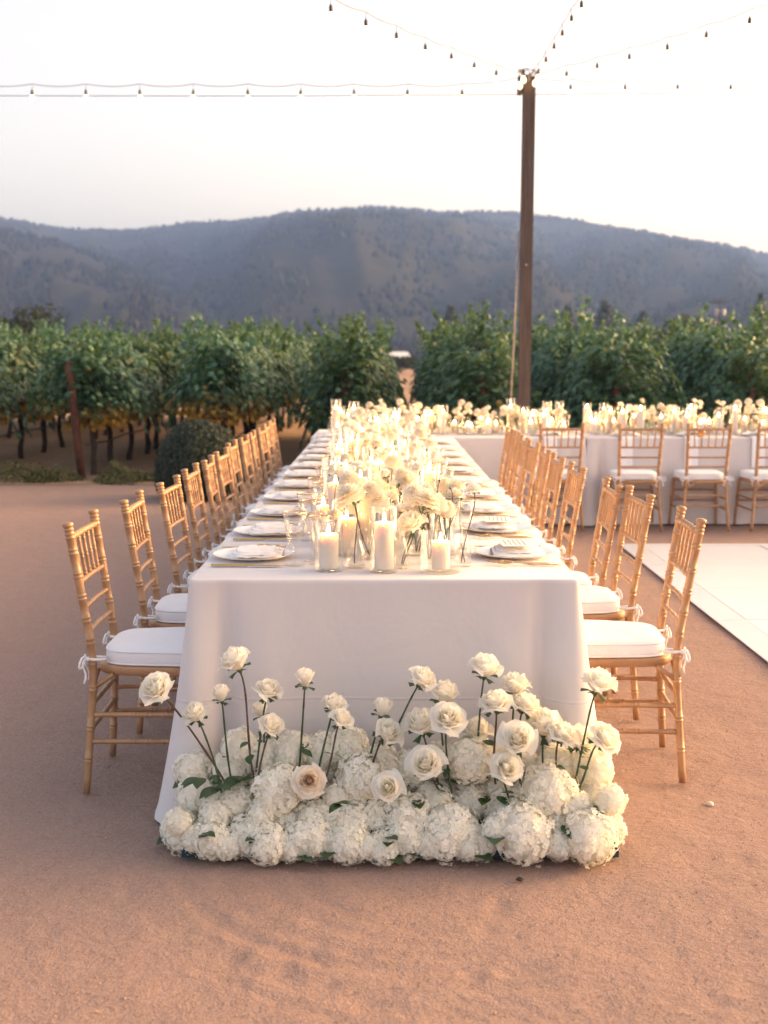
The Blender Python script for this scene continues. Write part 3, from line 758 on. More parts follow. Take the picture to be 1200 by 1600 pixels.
# ================================================================== TABLES AND CLOTHS
TZ = .76
L_CH = [(-.775, 4.15, 0), (-.735, 4.81, 1), (-.705, 5.45, -1), (-.712, 6.12, 0), (-.70, 6.66, 1), (-.705, 7.24, -1), (-.735, 7.98, 0), (-.715, 8.50, 0), (-.72, 9.08, 1), (-.715, 9.70, -1), (-.73, 10.30, 0), (-.74, 10.90, 0)]
R_CH = [(.815, 4.265, -1.5), (.79, 4.985, 1), (.745, 5.36, -1), (.725, 6.21, .5), (.715, 6.84, 0), (.72, 7.40, -1), (.715, 7.96, 1), (.72, 8.52, 0), (.725, 9.06, -1), (.73, 9.60, 0)]
X_CH = [(1.48, 10.47, 1), (2.15, 10.46, -1), (2.715, 10.46, 0), (3.29, 10.45, 2), (3.87, 10.46, -1)]
def cloth(name, x0, x1, y0, y1, seed, indents=(), flare=.012, corner=.10):
    rr = .018; ds = .022
    cs = [(x0 + rr, y0 + rr, PI, 1.5 * PI), (x1 - rr, y0 + rr, 1.5 * PI, 2 * PI), (x1 - rr, y1 - rr, 0, .5 * PI), (x0 + rr, y1 - rr, .5 * PI, PI)]
    per = []   # (x, y, nx, ny)
    for k in range(4):
        cx, cyy, a0, a1 = cs[k]
        for q in range(5):
            a = a0 + (a1 - a0) * q / 4; per.append((cx + rr * math.cos(a), cyy + rr * math.sin(a), math.cos(a), math.sin(a)))
        nx_, ny_, _, _ = cs[(k + 1) % 4]
        e0 = (cx + rr * math.cos(a1), cyy + rr * math.sin(a1)); e1 = (nx_ + rr * math.cos(a1), ny_ + rr * math.sin(a1))
        L = math.hypot(e1[0] - e0[0], e1[1] - e0[1]); m = int(L / ds)
        for q in range(1, m): per.append((e0[0] + (e1[0] - e0[0]) * q / m, e0[1] + (e1[1] - e0[1]) * q / m, math.cos(a1), math.sin(a1)))
    n = len(per); corners = [(x0, y0), (x1, y0), (x1, y1), (x0, y1)]
    lev = [0, .006, .02, .05, .09] + np.linspace(.14, 1, 20).tolist()
    vs = []
    for hi, h in enumerate(lev):
        for i, (x, y, nx, ny) in enumerate(per):
            dc = min(math.hypot(x - a, y - b) for a, b in corners)
            w = noise.noise((x * 2.4 + seed, y * 2.4, h * .7)) * .5 + noise.noise((x * 6 + seed, y * 6, h * 1.0 + 4)) * .35
            off = flare * h + .046 * w * h ** 1.1 + .012 * h * math.sin((x + y) * 17 + 2.5 * noise.noise((x * 1.3, y * 1.3, seed)))
            off += corner * h ** 1.15 * math.exp(-(dc / .085) ** 2) - .062 * h ** .6 * math.exp(-((dc - .115) / .030) ** 2) + .022 * h * math.exp(-((dc - .24) / .06) ** 2)
            for ix, iy, hw in indents:
                if abs(nx) > .5 and ix * nx > 0:
                    g = math.exp(-((y - iy) / hw) ** 4)
                    off -= .085 * g * min(1, h * 3) * (1 - .3 * h)
            r0 = .006 * (0 if hi == 0 else 1) if hi < 2 else .006
            zz = TZ + .004 - (TZ) * h if hi else TZ + .004
            px, py = x + nx * (off + (r0 - .006)), y + ny * (off + (r0 - .006))
            if h > .97: px += nx * .004; py += ny * .004
            vs.append((px, py, max(zz, .003 + .004 * noise.noise((x * 5, y * 5, 1)))))
    fs = []
    for j in range(len(lev) - 1):
        for i in range(n):
            i2 = (i + 1) % n; fs.append((j * n + i, (j + 1) * n + i, (j + 1) * n + i2, j * n + i2))
    fs.append(tuple(range(n)))
    return MB().add(vs, fs).mesh(name, 'cloth')
def table(label, x0, x1, y0, y1):
    t = thing('banquet_table', label, 'table', ((x0 + x1) / 2, (y0 + y1) / 2, 0), 0, 'banquet tables')
    hx, hy = (x1 - x0) / 2 - .03, (y1 - y0) / 2 - .03
    link('tabletop', sharp_mesh(MB().bbox((-hx, -hy, TZ - .045), (hx, hy, TZ - .012)), 'tabletop', 'table_wood'), t)
    lm = MB().tube([(0, 0, 0), (0, 0, TZ - .05)], .02, 8).mesh('leg', 'steel_wire')
    for a in (-1, 1):
        for b in (-1, 1): link('leg', lm, t, (a * (hx - .2), b * (hy - .2), 0))
LT = (-.61, .61, 3.75, 10.64); C1 = (-.64, 1.76, 10.68, 11.90); C2 = (1.785, 4.22, 10.68, 11.90)
table('long banquet table hidden under the cloth with flowers at its foot', *LT)
table('cross table hidden under cloth at the far end of the long table', *C1)
table('cross table hidden under cloth behind the row of four chairs', *C2)
ind = [(x * .9, y, .24) for x, y, _ in L_CH + R_CH]
tag(link('tablecloth', cloth('tablecloth', *LT, 1, ind, corner=.115)), 'floor length white cloth on the long table running away from view', 'tablecloth', 'white tablecloths')
tag(link('tablecloth', cloth('tablecloth', *C1, 5, [], corner=.13)), 'white cloth on the cross table joining the long table end', 'tablecloth', 'white tablecloths')
tag(link('tablecloth', cloth('tablecloth', *C2, 9, [], corner=.13)), 'white cloth on the cross table behind chairs facing the vines', 'tablecloth', 'white tablecloths')

# ================================================================== CHAIRS
def chair_parts():
    P = {}
    rp = .0148
    def post(s):
        return ring_tube((s * .198, -.222, 0), (s * .163, -.190, .44), (s * .176, -.258, .882), rp, [.13, .25, .40, .50, .58, .665, .75, .835, .925, .985], 10, taper=(.86, 1.0), segs=18, finial=True)
    P['back_post'] = [post(-1).mesh('back_post', 'chair_gold'), post(1).mesh('back_post', 'chair_gold')]
    P['leg'] = [ring_tube((s * .205, .205, 0), None, (s * .185, .175, .415), .0145, [.33, .50, .62, .93], 10, taper=(.78, 1.05)).mesh('leg', 'chair_gold') for s in (-1, 1)]
    def at(h):   # back post position at height h
        if h < .44: u = h / .44; return (.198 + (.163 - .198) * u, -.222 + .032 * u)
        u = (h - .44) / .442; return (.163 + .013 * u, -.190 - .068 * u)
    def rail(h, r, rings):
        x, y = at(h); return ring_tube((-x, y, h), (0, y - .006, h), (x, y, h), r, rings, 8, segs=10)
    P['top_rail'] = rail(.862, .0115, [.08, .22, .36, .5, .64, .78, .92]).mesh('top_rail', 'chair_gold')
    P['back_rail'] = [rail(h, .0085, [.08, .29, .5, .71, .92]).mesh('back_rail', 'chair_gold') for h in (.710, .625, .545)]
    P['spindle'] = []
    x0, y0 = at(.710); x1, y1 = at(.862)
    for k in range(5):
        u = (k - 2) / 3.0
        P['spindle'].append(ring_tube((u * x0, y0 - .004, .712), None, (u * x1 * 1.06, y1 - .004, .860), .0060, [.12, .5, .88], 7, segs=5).mesh('spindle', 'chair_gold'))
    # seat frame: rounded slab ring with bowed front
    out = []
    for k in range(40):
        a = 2 * PI * k / 40; ca, sa = math.cos(a), math.sin(a)
        ex = 4.2
        x = math.copysign(abs(ca) ** (2 / ex), ca); y = math.copysign(abs(sa) ** (2 / ex), sa)
        wid = .170 + .032 * (y + 1) / 2
        out.append((x * wid, .005 + y * .198))
    sf = MB(); n = len(out)
    levels = [(.97, .398), (1.0, .402), (1.0, .424), (.985, .430)]
    v = [(x * s, y * s, z) for s, z in levels for x, y in out]
    f = [(j * n + i, j * n + (i + 1) % n, (j + 1) * n + (i + 1) % n, (j + 1) * n + i) for j in range(3) for i in range(n)] + [tuple(range(n - 1, -1, -1)), tuple(3 * n + i for i in range(n))]
    P['seat_frame'] = sf.add(v, f).mesh('seat_frame', 'chair_gold')
    st = []
    for s in (-1, 1):
        for h in (.265, .175):
            bxp, byp = at(h); u = h / .415
            st.append(ring_tube((s * bxp, byp, h), None, (s * (.205 - .02 * u), .205 - .03 * u, h + .004), .0088, [.06, .36, .5, .64, .94], 8, segs=6).mesh('stretcher', 'chair_gold'))
    for h in (.31, .22):
        u = h / .415; st.append(ring_tube((-(.205 - .02 * u), .205 - .03 * u, h), None, ((.205 - .02 * u), .205 - .03 * u, h), .0088, [.06, .36, .64, .94], 8, segs=6).mesh('stretcher', 'chair_gold'))
    bxp, byp = at(.30); st.append(ring_tube((-bxp, byp, .30), None, (bxp, byp, .30), .0088, [.06, .36, .64, .94], 8, segs=6).mesh('stretcher', 'chair_gold'))
    bxp, byp = at(.215); st.append(ring_tube((-bxp, byp, .215), None, (bxp, byp, .215), .0088, [.06, .36, .64, .94], 8, segs=6).mesh('stretcher', 'chair_gold'))
    P['stretcher'] = st
    br = []
    for s in (-1, 1):
        bxp, byp = at(.35); br.append(MB().tube([(s * bxp, byp, .352), (s * bxp, byp + .03, .375), (s * (bxp + .002), byp + .07, .402)], .0085, 7).mesh('corner_brace', 'chair_gold'))
        br.append(MB().tube([(s * bxp, byp, .352), (s * (bxp - .03), byp, .375), (s * (bxp - .07), byp + .002, .402)], .0085, 7).mesh('corner_brace', 'chair_gold'))
    P['corner_brace'] = br
    # cushion
    oc = []
    for k in range(56):
        a = 2 * PI * k / 56; ca, sa = math.cos(a), math.sin(a); ex = 5.0
        x = math.copysign(abs(ca) ** (2 / ex), ca); y = math.copysign(abs(sa) ** (2 / ex), sa)
        wid = .168 + .034 * (y + 1) / 2
        oc.append((x * wid, .020 + y * .186))
    n = len(oc); lv = [(.93, .431), (.985, .434), (1.005, .446), (1.008, .460), (1.0, .476), (.975, .482), (.90, .487), (.72, .491), (.40, .493), (.05, .494)]
    v = [(x * s, .020 + (y - .020) * s, z + .003 * noise.noise((x * 9, y * 9, 2)) * (1 if z > .47 else 0)) for s, z in lv for x, y in oc]
    f = [(j * n + i, j * n + (i + 1) % n, (j + 1) * n + (i + 1) % n, (j + 1) * n + i) for j in range(len(lv) - 1) for i in range(n)] + [tuple(range(n - 1, -1, -1)), tuple((len(lv) - 1) * n + i for i in range(n))]
    P['cushion'] = MB().add(v, f).mesh('cushion', 'cushion_cloth')
    pip = MB()
    for s, z in ((1.0, .4775), (1.0, .436)):
        pts = [(x * s, .020 + (y - .020) * s, z) for x, y in oc]; pip.tube(pts + [pts[0]], .0034, 5, cap=False)
    P['piping'] = pip.mesh('piping', 'cushion_cloth')
    # tie bows: a band round the post, two loops and two tails
    def bow(s, seed):
        rng = random.Random(seed); mb = MB(); cx, cyy = s * .163, -.190
        def ribbon(pts, w=.012):
            mb.tube(pts, w * .42, 6)
        ribbon([(s * .14, -.155, .452), (cx - s * .018, cyy + .004, .455), (cx - s * .012, cyy - .016, .456), (cx, cyy - .019, .456), (cx + s * .013, cyy - .014, .455), (cx + s * .019, cyy, .454), (cx + s * .012, cyy + .02, .452), (s * .16, -.150, .45)])
        kx, ky, kz = cx + s * .012, cyy - .022, .455
        for d in (-1, 1):
            pts = []
            for k in range(9):
                a = PI * 2 * k / 8; pts.append((kx + d * (.026 - .026 * math.cos(a)) * .9, ky - .012 * math.sin(a / 2) - .004, kz + .016 * math.sin(a) * 1.0 - .012 * (1 - math.cos(a)) / 2 * 1.4))
            ribbon(pts, .009)
        for d in (-1, 1):
            pts = []; L = rng.uniform(.06, .10)
            for k in range(7): pts.append((kx + d * (.010 + .022 * k / 6) + .004 * math.sin(k * 1.3), ky - .006 - .006 * math.sin(k), kz - L * (k / 6) ** 1.2))
            ribbon(pts, .008)
        mb.lathe([(0, -.008), (.009, -.006), (.011, 0), (.009, .006), (0, .008)], 8, at=(kx, ky, kz))
        return mb.mesh('tie_bow', 'cushion_cloth', True)
    P['tie_bow'] = [bow(-1, 4), bow(1, 9)]
    return P
CP = chair_parts()
def make_chair(label, group, loc, rotz):
    t = thing('ballroom_chair', label, 'chair', loc, rotz, group)
    for nm in ('back_post', 'leg', 'back_rail', 'spindle', 'stretcher', 'corner_brace'):
        for me in CP[nm]: link(nm, me, t)
    link('top_rail', CP['top_rail'], t); link('seat_frame', CP['seat_frame'], t)
    c = link('cushion', CP['cushion'], t, (0, 0, 0)); link('piping', CP['piping'], c)
    for me in CP['tie_bow']: link('tie_bow', me, c)
    return t
for i, (x, y, a) in enumerate(L_CH):
    make_chair(f'gold bamboo-style chair with white cushion, {ORD[i]} from the flowers along the boxwood side', 'chairs on the boxwood side of long table', (x, y, 0), R(-90 + a * 2))
for i, (x, y, a) in enumerate(R_CH):
    make_chair(f'gold bamboo-style chair with white cushion, {ORD[i]} from the flowers along the dance floor side', 'chairs on the dance floor side of long table', (x, y, 0), R(90 + a * 2))
for i, (x, y, a) in enumerate(X_CH):
    make_chair(f'gold chair seen from behind at the cross table, {ORD[i]} counting away from the long table', 'chairs along the cross tables', (x, y, 0), R(a))

# ================================================================== PLACE SETTINGS
def plate_mesh(r, name='plate'):
    return MB().lathe([(0, .004), (r * .60, .004), (r * .66, .006), (r * .98, .014), (r, .0165), (r * .995, .0185), (r * .97, .0175), (r * .66, .0095), (r * .60, .0075), (0, .0075)], 40).mesh(name, 'porcelain')
PLATE = plate_mesh(.138); RIMM = MB().lathe([(.1370, .0160), (.1388, .0168), (.1387, .0186), (.1366, .0183)], 40, closed=True).mesh('rim', 'rim_gold')
def napkin_mesh(seed):
    rng = random.Random(seed); nx, ny = 22, 12; w, d = .245, .18
    mb = MB()
    for lay in range(3):
        v = []; sh = rng.uniform(-.008, .008)
        for j in range(ny + 1):
            for i in range(nx + 1):
                u, q = i / nx, j / ny
                rnd = math.sqrt(max(0, 1 - (abs(q - .5) * 2) ** 2.5)) * .35 + .65; x = (u - .5) * w * (1 - .10 * lay) * rnd + sh; y = (q - .5) * d * (1 - .14 * lay)
                z = .020 + lay * .0055 + .010 * math.sin(u * PI) * (.5 + .5 * noise.noise((u * 3 + seed, q * 2, lay))) + .004 * noise.noise((u * 7, q * 7, seed + lay))
                if u < .06 or u > .94: z -= .006
                v.append((x, y, z))
        n = nx + 1
        f = [(j * n + i, j * n + i + 1, (j + 1) * n + i + 1, (j + 1) * n + i) for j in range(ny) for i in range(nx)]
        mb.add(v, f); mb.add([(a, b, c - .003) for a, b, c in v], [tuple(reversed(q)) for q in f])
    return mb.mesh('napkin', 'napkin_cloth')
NAPS = [napkin_mesh(s) for s in (1, 2, 3, 4)]
MENU = sharp_mesh(MB().box((-.085, -.05, 0), (.085, .05, .0012)), 'menu_card', 'paper')
ml = MB()
for k in range(5):
    y = .032 - k * .016; pts = []
    for q in range(22): pts.append((-.06 + .12 * q / 21, y + .0028 * math.sin(q * 2.3 + k), .0018))
    ml.tube(pts, .0006, 4)
MLINES = ml.mesh('script_lines', 'ink')
def knife_mesh():
    v = []; prof = [(-.12, .0055), (-.115, .0075), (-.06, .0078), (-.01, .0065), (-.002, .0055), (.004, .0085), (.06, .0100), (.10, .0085), (.122, .001)]
    mb = MB()
    for y, w in prof:
        th = .0035 if y < 0 else .0014
        v += [(-w, y, .006 - th), (w, y, .006 - th), (w * .8, y, .006 + th), (-w * .8, y, .006 + th)]
    f = []
    for i in range(len(prof) - 1):
        for k in range(4): f.append((i * 4 + k, i * 4 + (k + 1) % 4, i * 4 + 4 + (k + 1) % 4, i * 4 + 4 + k))
    f += [(3, 2, 1, 0), tuple((len(prof) - 1) * 4 + k for k in range(4))]
    return mb.add(v, f).mesh('knife', 'cutlery_gold')
def fork_mesh():
    mb = MB()
    zc = lambda y: .004 + .009 * math.exp(-((y - .045) / .03) ** 2) + (.010 * max(0, (y - .07) / .05) if y > .07 else 0)
    def strip(x0, ys, ws):
        v = []; 
        for y, w in zip(ys, ws):
            z = zc(y); v += [(x0 - w, y, z), (x0 + w, y, z), (x0 + w * .7, y, z + .003), (x0 - w * .7, y, z + .003)]
        f = []
        for i in range(len(ys) - 1):
            for k in range(4): f.append((i * 4 + k, i * 4 + (k + 1) % 4, i * 4 + 4 + (k + 1) % 4, i * 4 + 4 + k))
        f += [(3, 2, 1, 0), tuple((len(ys) - 1) * 4 + k for k in range(4))]; mb.add(v, f)
    ys = np.linspace(-.105, .055, 12); strip(0, ys, np.interp(ys, [-.105, -.09, -.03, .03, .045, .055], [.004, .007, .0055, .003, .004, .010]))
    for k in range(4):
        x = -.009 + k * .006; ys = np.linspace(.053, .105, 6); strip(x, ys, [.0016] * 5 + [.0007])
    return mb.mesh('fork', 'cutlery_gold')
KN, FK = knife_mesh(), fork_mesh()
def goblet_mesh(h, rt, rb, stem):
    t = .0018
    prof = [(0, .0), (.034, .0), (.0345, .002), (.012, .006), (.0055, .012), (.0048, stem * .6), (.006, stem), (rb * .8, stem + .010), (rb, stem + .025), ((rb + rt) / 2, (stem + h) / 2 + .01), (rt, h),
            (rt - t, h), ((rb + rt) / 2 - t, (stem + h) / 2 + .01), (rb - t, stem + .026), (rb * .75, stem + .013), (0, stem + .008)]
    g = MB().lathe(prof, 26).mesh('bowl', 'glass')
    r = MB().lathe([(rt - t - .0004, h - .004), (rt + .0006, h - .004), (rt + .0008, h + .0004), (rt - t - .0004, h + .0004)], 26, closed=True).mesh('gold_rim', 'rim_gold')
    return g, r
GOB = [goblet_mesh(.178, .040, .026, .060), goblet_mesh(.160, .037, .025, .052), goblet_mesh(.205, .036, .030, .085)]
def setting(x, y, face, k, side, full=True, card=False):
    """face: heading of the diner (radians about z, 0 = looking along +y)."""
    B = Matrix.Translation((x, y, TZ + .0054)) @ Matrix.Rotation(face, 4, 'Z')
    def put(name, me, lx, ly, lz, rz, label, cat, grp):
        p = B @ Vector((lx, ly, lz)); return tag(link(name, me, None, p, (0, 0, face + rz)), label, cat, grp)
    w = f'{ORD[k]} place setting on the {side} side'
    pl = put('plate', PLATE, 0, 0, 0, 0, f'white gold-rimmed plate of the {w}', 'plate', 'plates on the tables'); link('rim', RIMM, pl)
    put('napkin', NAPS[k % 4], 0, random.uniform(-.02, .02), 0, random.uniform(-.12, .12), f'folded white napkin on the plate of the {w}', 'napkin', 'napkins on plates')
    if card:
        mc = put('menu_card', MENU, random.uniform(-.02, .02), .0, .0465, random.uniform(-.1, .1), f'white menu card with gold script, {w}', 'menu card', 'menu cards'); link('script_lines', MLINES, mc)
    if full:
        put('knife', KN, .185, .0 + random.uniform(-.01, .01), 0, random.uniform(-.03, .03), f'gold knife beside the plate of the {w}', 'knife', 'gold knives')
        put('fork', FK, -.180, random.uniform(-.01, .01), 0, random.uniform(-.05, .05), f'gold fork next to the plate of the {w}', 'fork', 'gold forks')
        put('fork', FK, -.212, -.02 + random.uniform(-.01, .01), 0, random.uniform(-.10, .05), f'outer gold fork of the {w}', 'fork', 'gold forks')
    for q, (lx, ly) in enumerate(((.155, .16), (.125, .225), (.045, .215))):
        g, r = GOB[q]
        if not full and q == 2: continue
        go = put('goblet', g, lx + random.uniform(-.012, .012), ly + random.uniform(-.012, .012), 0, 0,
                 ('wide gold-rimmed goblet' if q == 0 else 'smaller gold-rimmed goblet' if q == 1 else 'tall gold-rimmed wine glass') + f' at the {w}', 'goblet', 'gold-rimmed glassware')
        link('gold_rim', r, go)
for i in range(12): setting(-.452, 4.16 + .585 * i, -PI / 2, i, 'boxwood')
for i in range(10): setting(.452, 4.20 + .62 * i, PI / 2, i, 'dance floor', card=i < 2)
for i, (x, y, a) in enumerate(X_CH): setting(x, 10.86, 0, i, 'cross table', full=False, card=False)
# napkins hanging over the cross table edge in front of each chair
def hang_mesh():
    v = []; w, hgt = .115, .26
    prof = [(.10, .006), (.02, .006), (-.012, .002), (-.020, -.02), (-.024, -.10), (-.028, -.18), (-.030, -.26)]
    mb = MB(); nx = 6
    for yy, zz in prof:
        for i in range(nx + 1):
            u = i / nx; v.append(((u - .5) * w, yy + .003 * math.sin(u * 9 + zz * 20), zz))
    n = nx + 1; f = [(j * n + i, j * n + i + 1, (j + 1) * n + i + 1, (j + 1) * n + i) for j in range(len(prof) - 1) for i in range(nx)]
    mb.add(v, f); mb.add([(a, b + .003, c - .002) for a, b, c in v], [tuple(reversed(q)) for q in f]); return mb.mesh('napkin', 'cushion_cloth')
HN = hang_mesh()
for i, (x, y, a) in enumerate(X_CH):
    tag(link('napkin', HN, None, (x - .03 + random.uniform(-.02, .02), 10.68 - .008, TZ + .006)), f'white napkin hanging over the cross table edge by its {ORD[i]} chair', 'napkin', 'hanging napkins')

# ================================================================== FLOWERS
def petal(mb, a0, r0, wa, l, tilt, curl, nu=6, nv=6, zb=0.0, age=0.0, notch=0.0, rng=random):
    vs, ages = [], []
    tw = rng.uniform(-.06, .06)
    for j in range(nv):
        v = j / (nv - 1)
        for i in range(nu):
            u = -1 + 2 * i / (nu - 1)
            w = wa * (.40 + .60 * math.sin(PI * min(.62, .12 + v * .55)))
            ang = a0 + u * w + tw * v
            rad = r0 * min(1, .25 + 1.6 * v) + l * math.sin(tilt) * v ** 1.25 + curl * max(0, v - .55) ** 2 * 2.2
            z = zb + l * math.cos(tilt) * v - curl * 2.0 * max(0, v - .72) ** 2 - l * .20 * abs(u) ** 2.4 * v ** 2 - notch * max(0, 1 - abs(u) * 4) * v ** 6
            rad += .03 * math.sin(u * 5 + a0 * 3) * v * v
            vs.append((rad * math.cos(ang), rad * math.sin(ang), z)); ages.append(age * (1.15 - v))
    fs = [(j * nu + i, j * nu + i + 1, (j + 1) * nu + i + 1, (j + 1) * nu + i) for j in range(nv - 1) for i in range(nu - 1)]
    mb.add(vs, fs, [min(1, max(0, a)) for a in ages])
def cup_petal(mb, a0, Rs, Hs, roll, wa, rng, age, nu=7, nv=8, point=0.0):
    """A rose petal: rises in a cup round the axis, its rounded tip rolled outward."""
    vs, ages = [], []; tw = rng.uniform(-.12, .12); lift = rng.uniform(-.05, .05); wav = rng.uniform(0, 6)
    for j in range(nv):
        v = j / (nv - 1)
        for i in range(nu):
            u = -1 + 2 * i / (nu - 1)
            ang = a0 + u * wa * (.50 + .50 * math.sin(PI * min(.58, .10 + v * .55))) + tw * v
            rv = max(0, v - .62)
            rad = .06 + Rs * math.sin(min(1, v * 1.35) * PI / 2) ** .75 + roll * (rv ** 1.6) * 2.2 + .035 * math.sin(u * 4 + wav) * v * v
            rad *= 1 + .10 * (abs(u) ** 2) * v * (1 if Rs > .3 else 0)
            z = -.72 + (Hs + lift) * v - roll * rv ** 1.8 * 1.9 - Hs * .22 * abs(u) ** 2.6 * v ** 2 + point * max(0, 1 - abs(u) * 2.5) * v ** 8 * .12
            vs.append((rad * math.cos(ang), rad * math.sin(ang), z)); ages.append(min(1, max(0, age * (1.25 - v))))
    fs = [(j * nu + i, j * nu + i + 1, (j + 1) * nu + i + 1, (j + 1) * nu + i) for j in range(nv - 1) for i in range(nu - 1)]
    mb.add(vs, fs, ages)
def rose_bloom(kind, seed, mat='rose_petal'):
    rng = random.Random(seed * 13 + len(kind)); mb = MB()
    rings = {'open': [(3, .05, 1.12, -.25, 1.7), (3, .11, 1.15, -.12, 1.5), (4, .19, 1.16, .02, 1.2), (5, .28, 1.15, .12, 1.0), (5, .38, 1.12, .22, .95), (6, .49, 1.06, .36, .85), (6, .60, .96, .55, .80), (6, .70, .82, .75, .76)],
             'half': [(3, .05, 1.36, -.25, 1.6), (3, .12, 1.37, -.1, 1.3), (4, .22, 1.36, .05, 1.15), (4, .36, 1.32, .16, 1.05), (5, .50, 1.22, .42, .92), (5, .60, 1.05, .85, .86)],
             'bud': [(3, .10, 1.42, .02, 1.4), (4, .24, 1.42, .05, 1.2), (4, .38, 1.36, .12, 1.1), (4, .46, 1.22, .40, 1.0)]}[kind]
    for ri, (n, Rs, Hs, roll, wa) in enumerate(rings):
        s = ri / (len(rings) - 1)
        for k in range(n):
            cup_petal(mb, 2 * PI * (k + .37 * ri) / n + rng.uniform(-.18, .18), Rs * rng.uniform(.94, 1.06), Hs * rng.uniform(.95, 1.05), roll * rng.uniform(.6, 1.3), wa, rng, max(0, .9 - s * 1.3), point=1 if ri > 2 else 0)
    return mb.mesh('bloom', mat)
ROSE = {k: [rose_bloom(k, s) for s in (1, 2, 3, 4)] for k in ('open', 'half', 'bud')}
PEACH = rose_bloom('open', 9, 'peach_petal')
def sepals_mesh():
    mb = MB(); rng = random.Random(2)
    for k in range(5): petal(mb, k * 2 * PI / 5, .16, .30, .50, R(60 + 25 * (k % 2)), .4, 3, 5, -.03, rng=rng)
    mb.lathe([(.05, -.30), (.13, -.16), (.17, -.05), (.12, .04)], 8)
    return MB().merge(mb, Matrix.Translation((0, 0, -.70))).mesh('sepals', 'flower_leaf')
SEP = sepals_mesh()
def stem_leaf_mesh(seed):
    rng = random.Random(seed); n = 7; v = []
    for j in range(n):
        t = j / (n - 1); w = .30 * math.sin(PI * t ** .8) + .01
        z = -.25 * t * t
        v += [(-w, t, z + .10 * w), (0, t, z), (w, t, z + .10 * w)]
    f = [(3 * j + i, 3 * j + i + 1, 3 * j + i + 4, 3 * j + i + 3) for j in range(n - 1) for i in range(2)]
    return MB().add(v, f).mesh('leaf', 'flower_leaf')
SLEAF = stem_leaf_mesh(1)
def bez(a, b, c, d, n):
    a, b, c, d = map(Vector, (a, b, c, d)); out = []
    for k in range(n):
        t = k / (n - 1); out.append(a * (1 - t) ** 3 + b * 3 * t * (1 - t) ** 2 + c * 3 * t * t * (1 - t) + d * t ** 3)
    return out
def flower(name, label, cat, group, foot, center, axis, size, bloom, mat, sep=True, leaves=0, rs=.0032, part='bloom'):
    foot, center = Vector(foot), Vector(center); ax = Vector(axis).normalized()
    t = thing(name, label, cat, foot, 0, group)
    q = ax.to_track_quat('Z', 'Y'); spin = Quaternion((0, 0, 1), random.uniform(0, 6.28))
    rot = q @ spin
    bl = link(part, bloom, t, center - foot, rot, size)
    if sep: link('sepals', SEP, bl)
    base = center - ax * size * .80; L = (base - foot).length
    d0 = (base - foot).normalized()
    pts = bez(foot, foot + d0 * L * .4 + Vector((random.uniform(-.04, .04), random.uniform(-.04, .04), 0)) * L * 2, base - ax * L * .22, base, 12)
    rad = [rs * (1.05 - .25 * k / 11) * (1 + (.22 if k in (4, 8) else 0)) for k in range(12)]
    sm = link('stem', MB().tube([p - foot for p in pts], rad, 7).mesh('stem', mat), t)
    for k in range(leaves):
        p = pts[random.choice((2, 3, 4, 5))] - foot
        link('leaf', SLEAF, sm, p, (random.uniform(-.3, .6), random.uniform(-.4, .4), random.uniform(0, 6.28)), random.uniform(.03, .05))
    return t

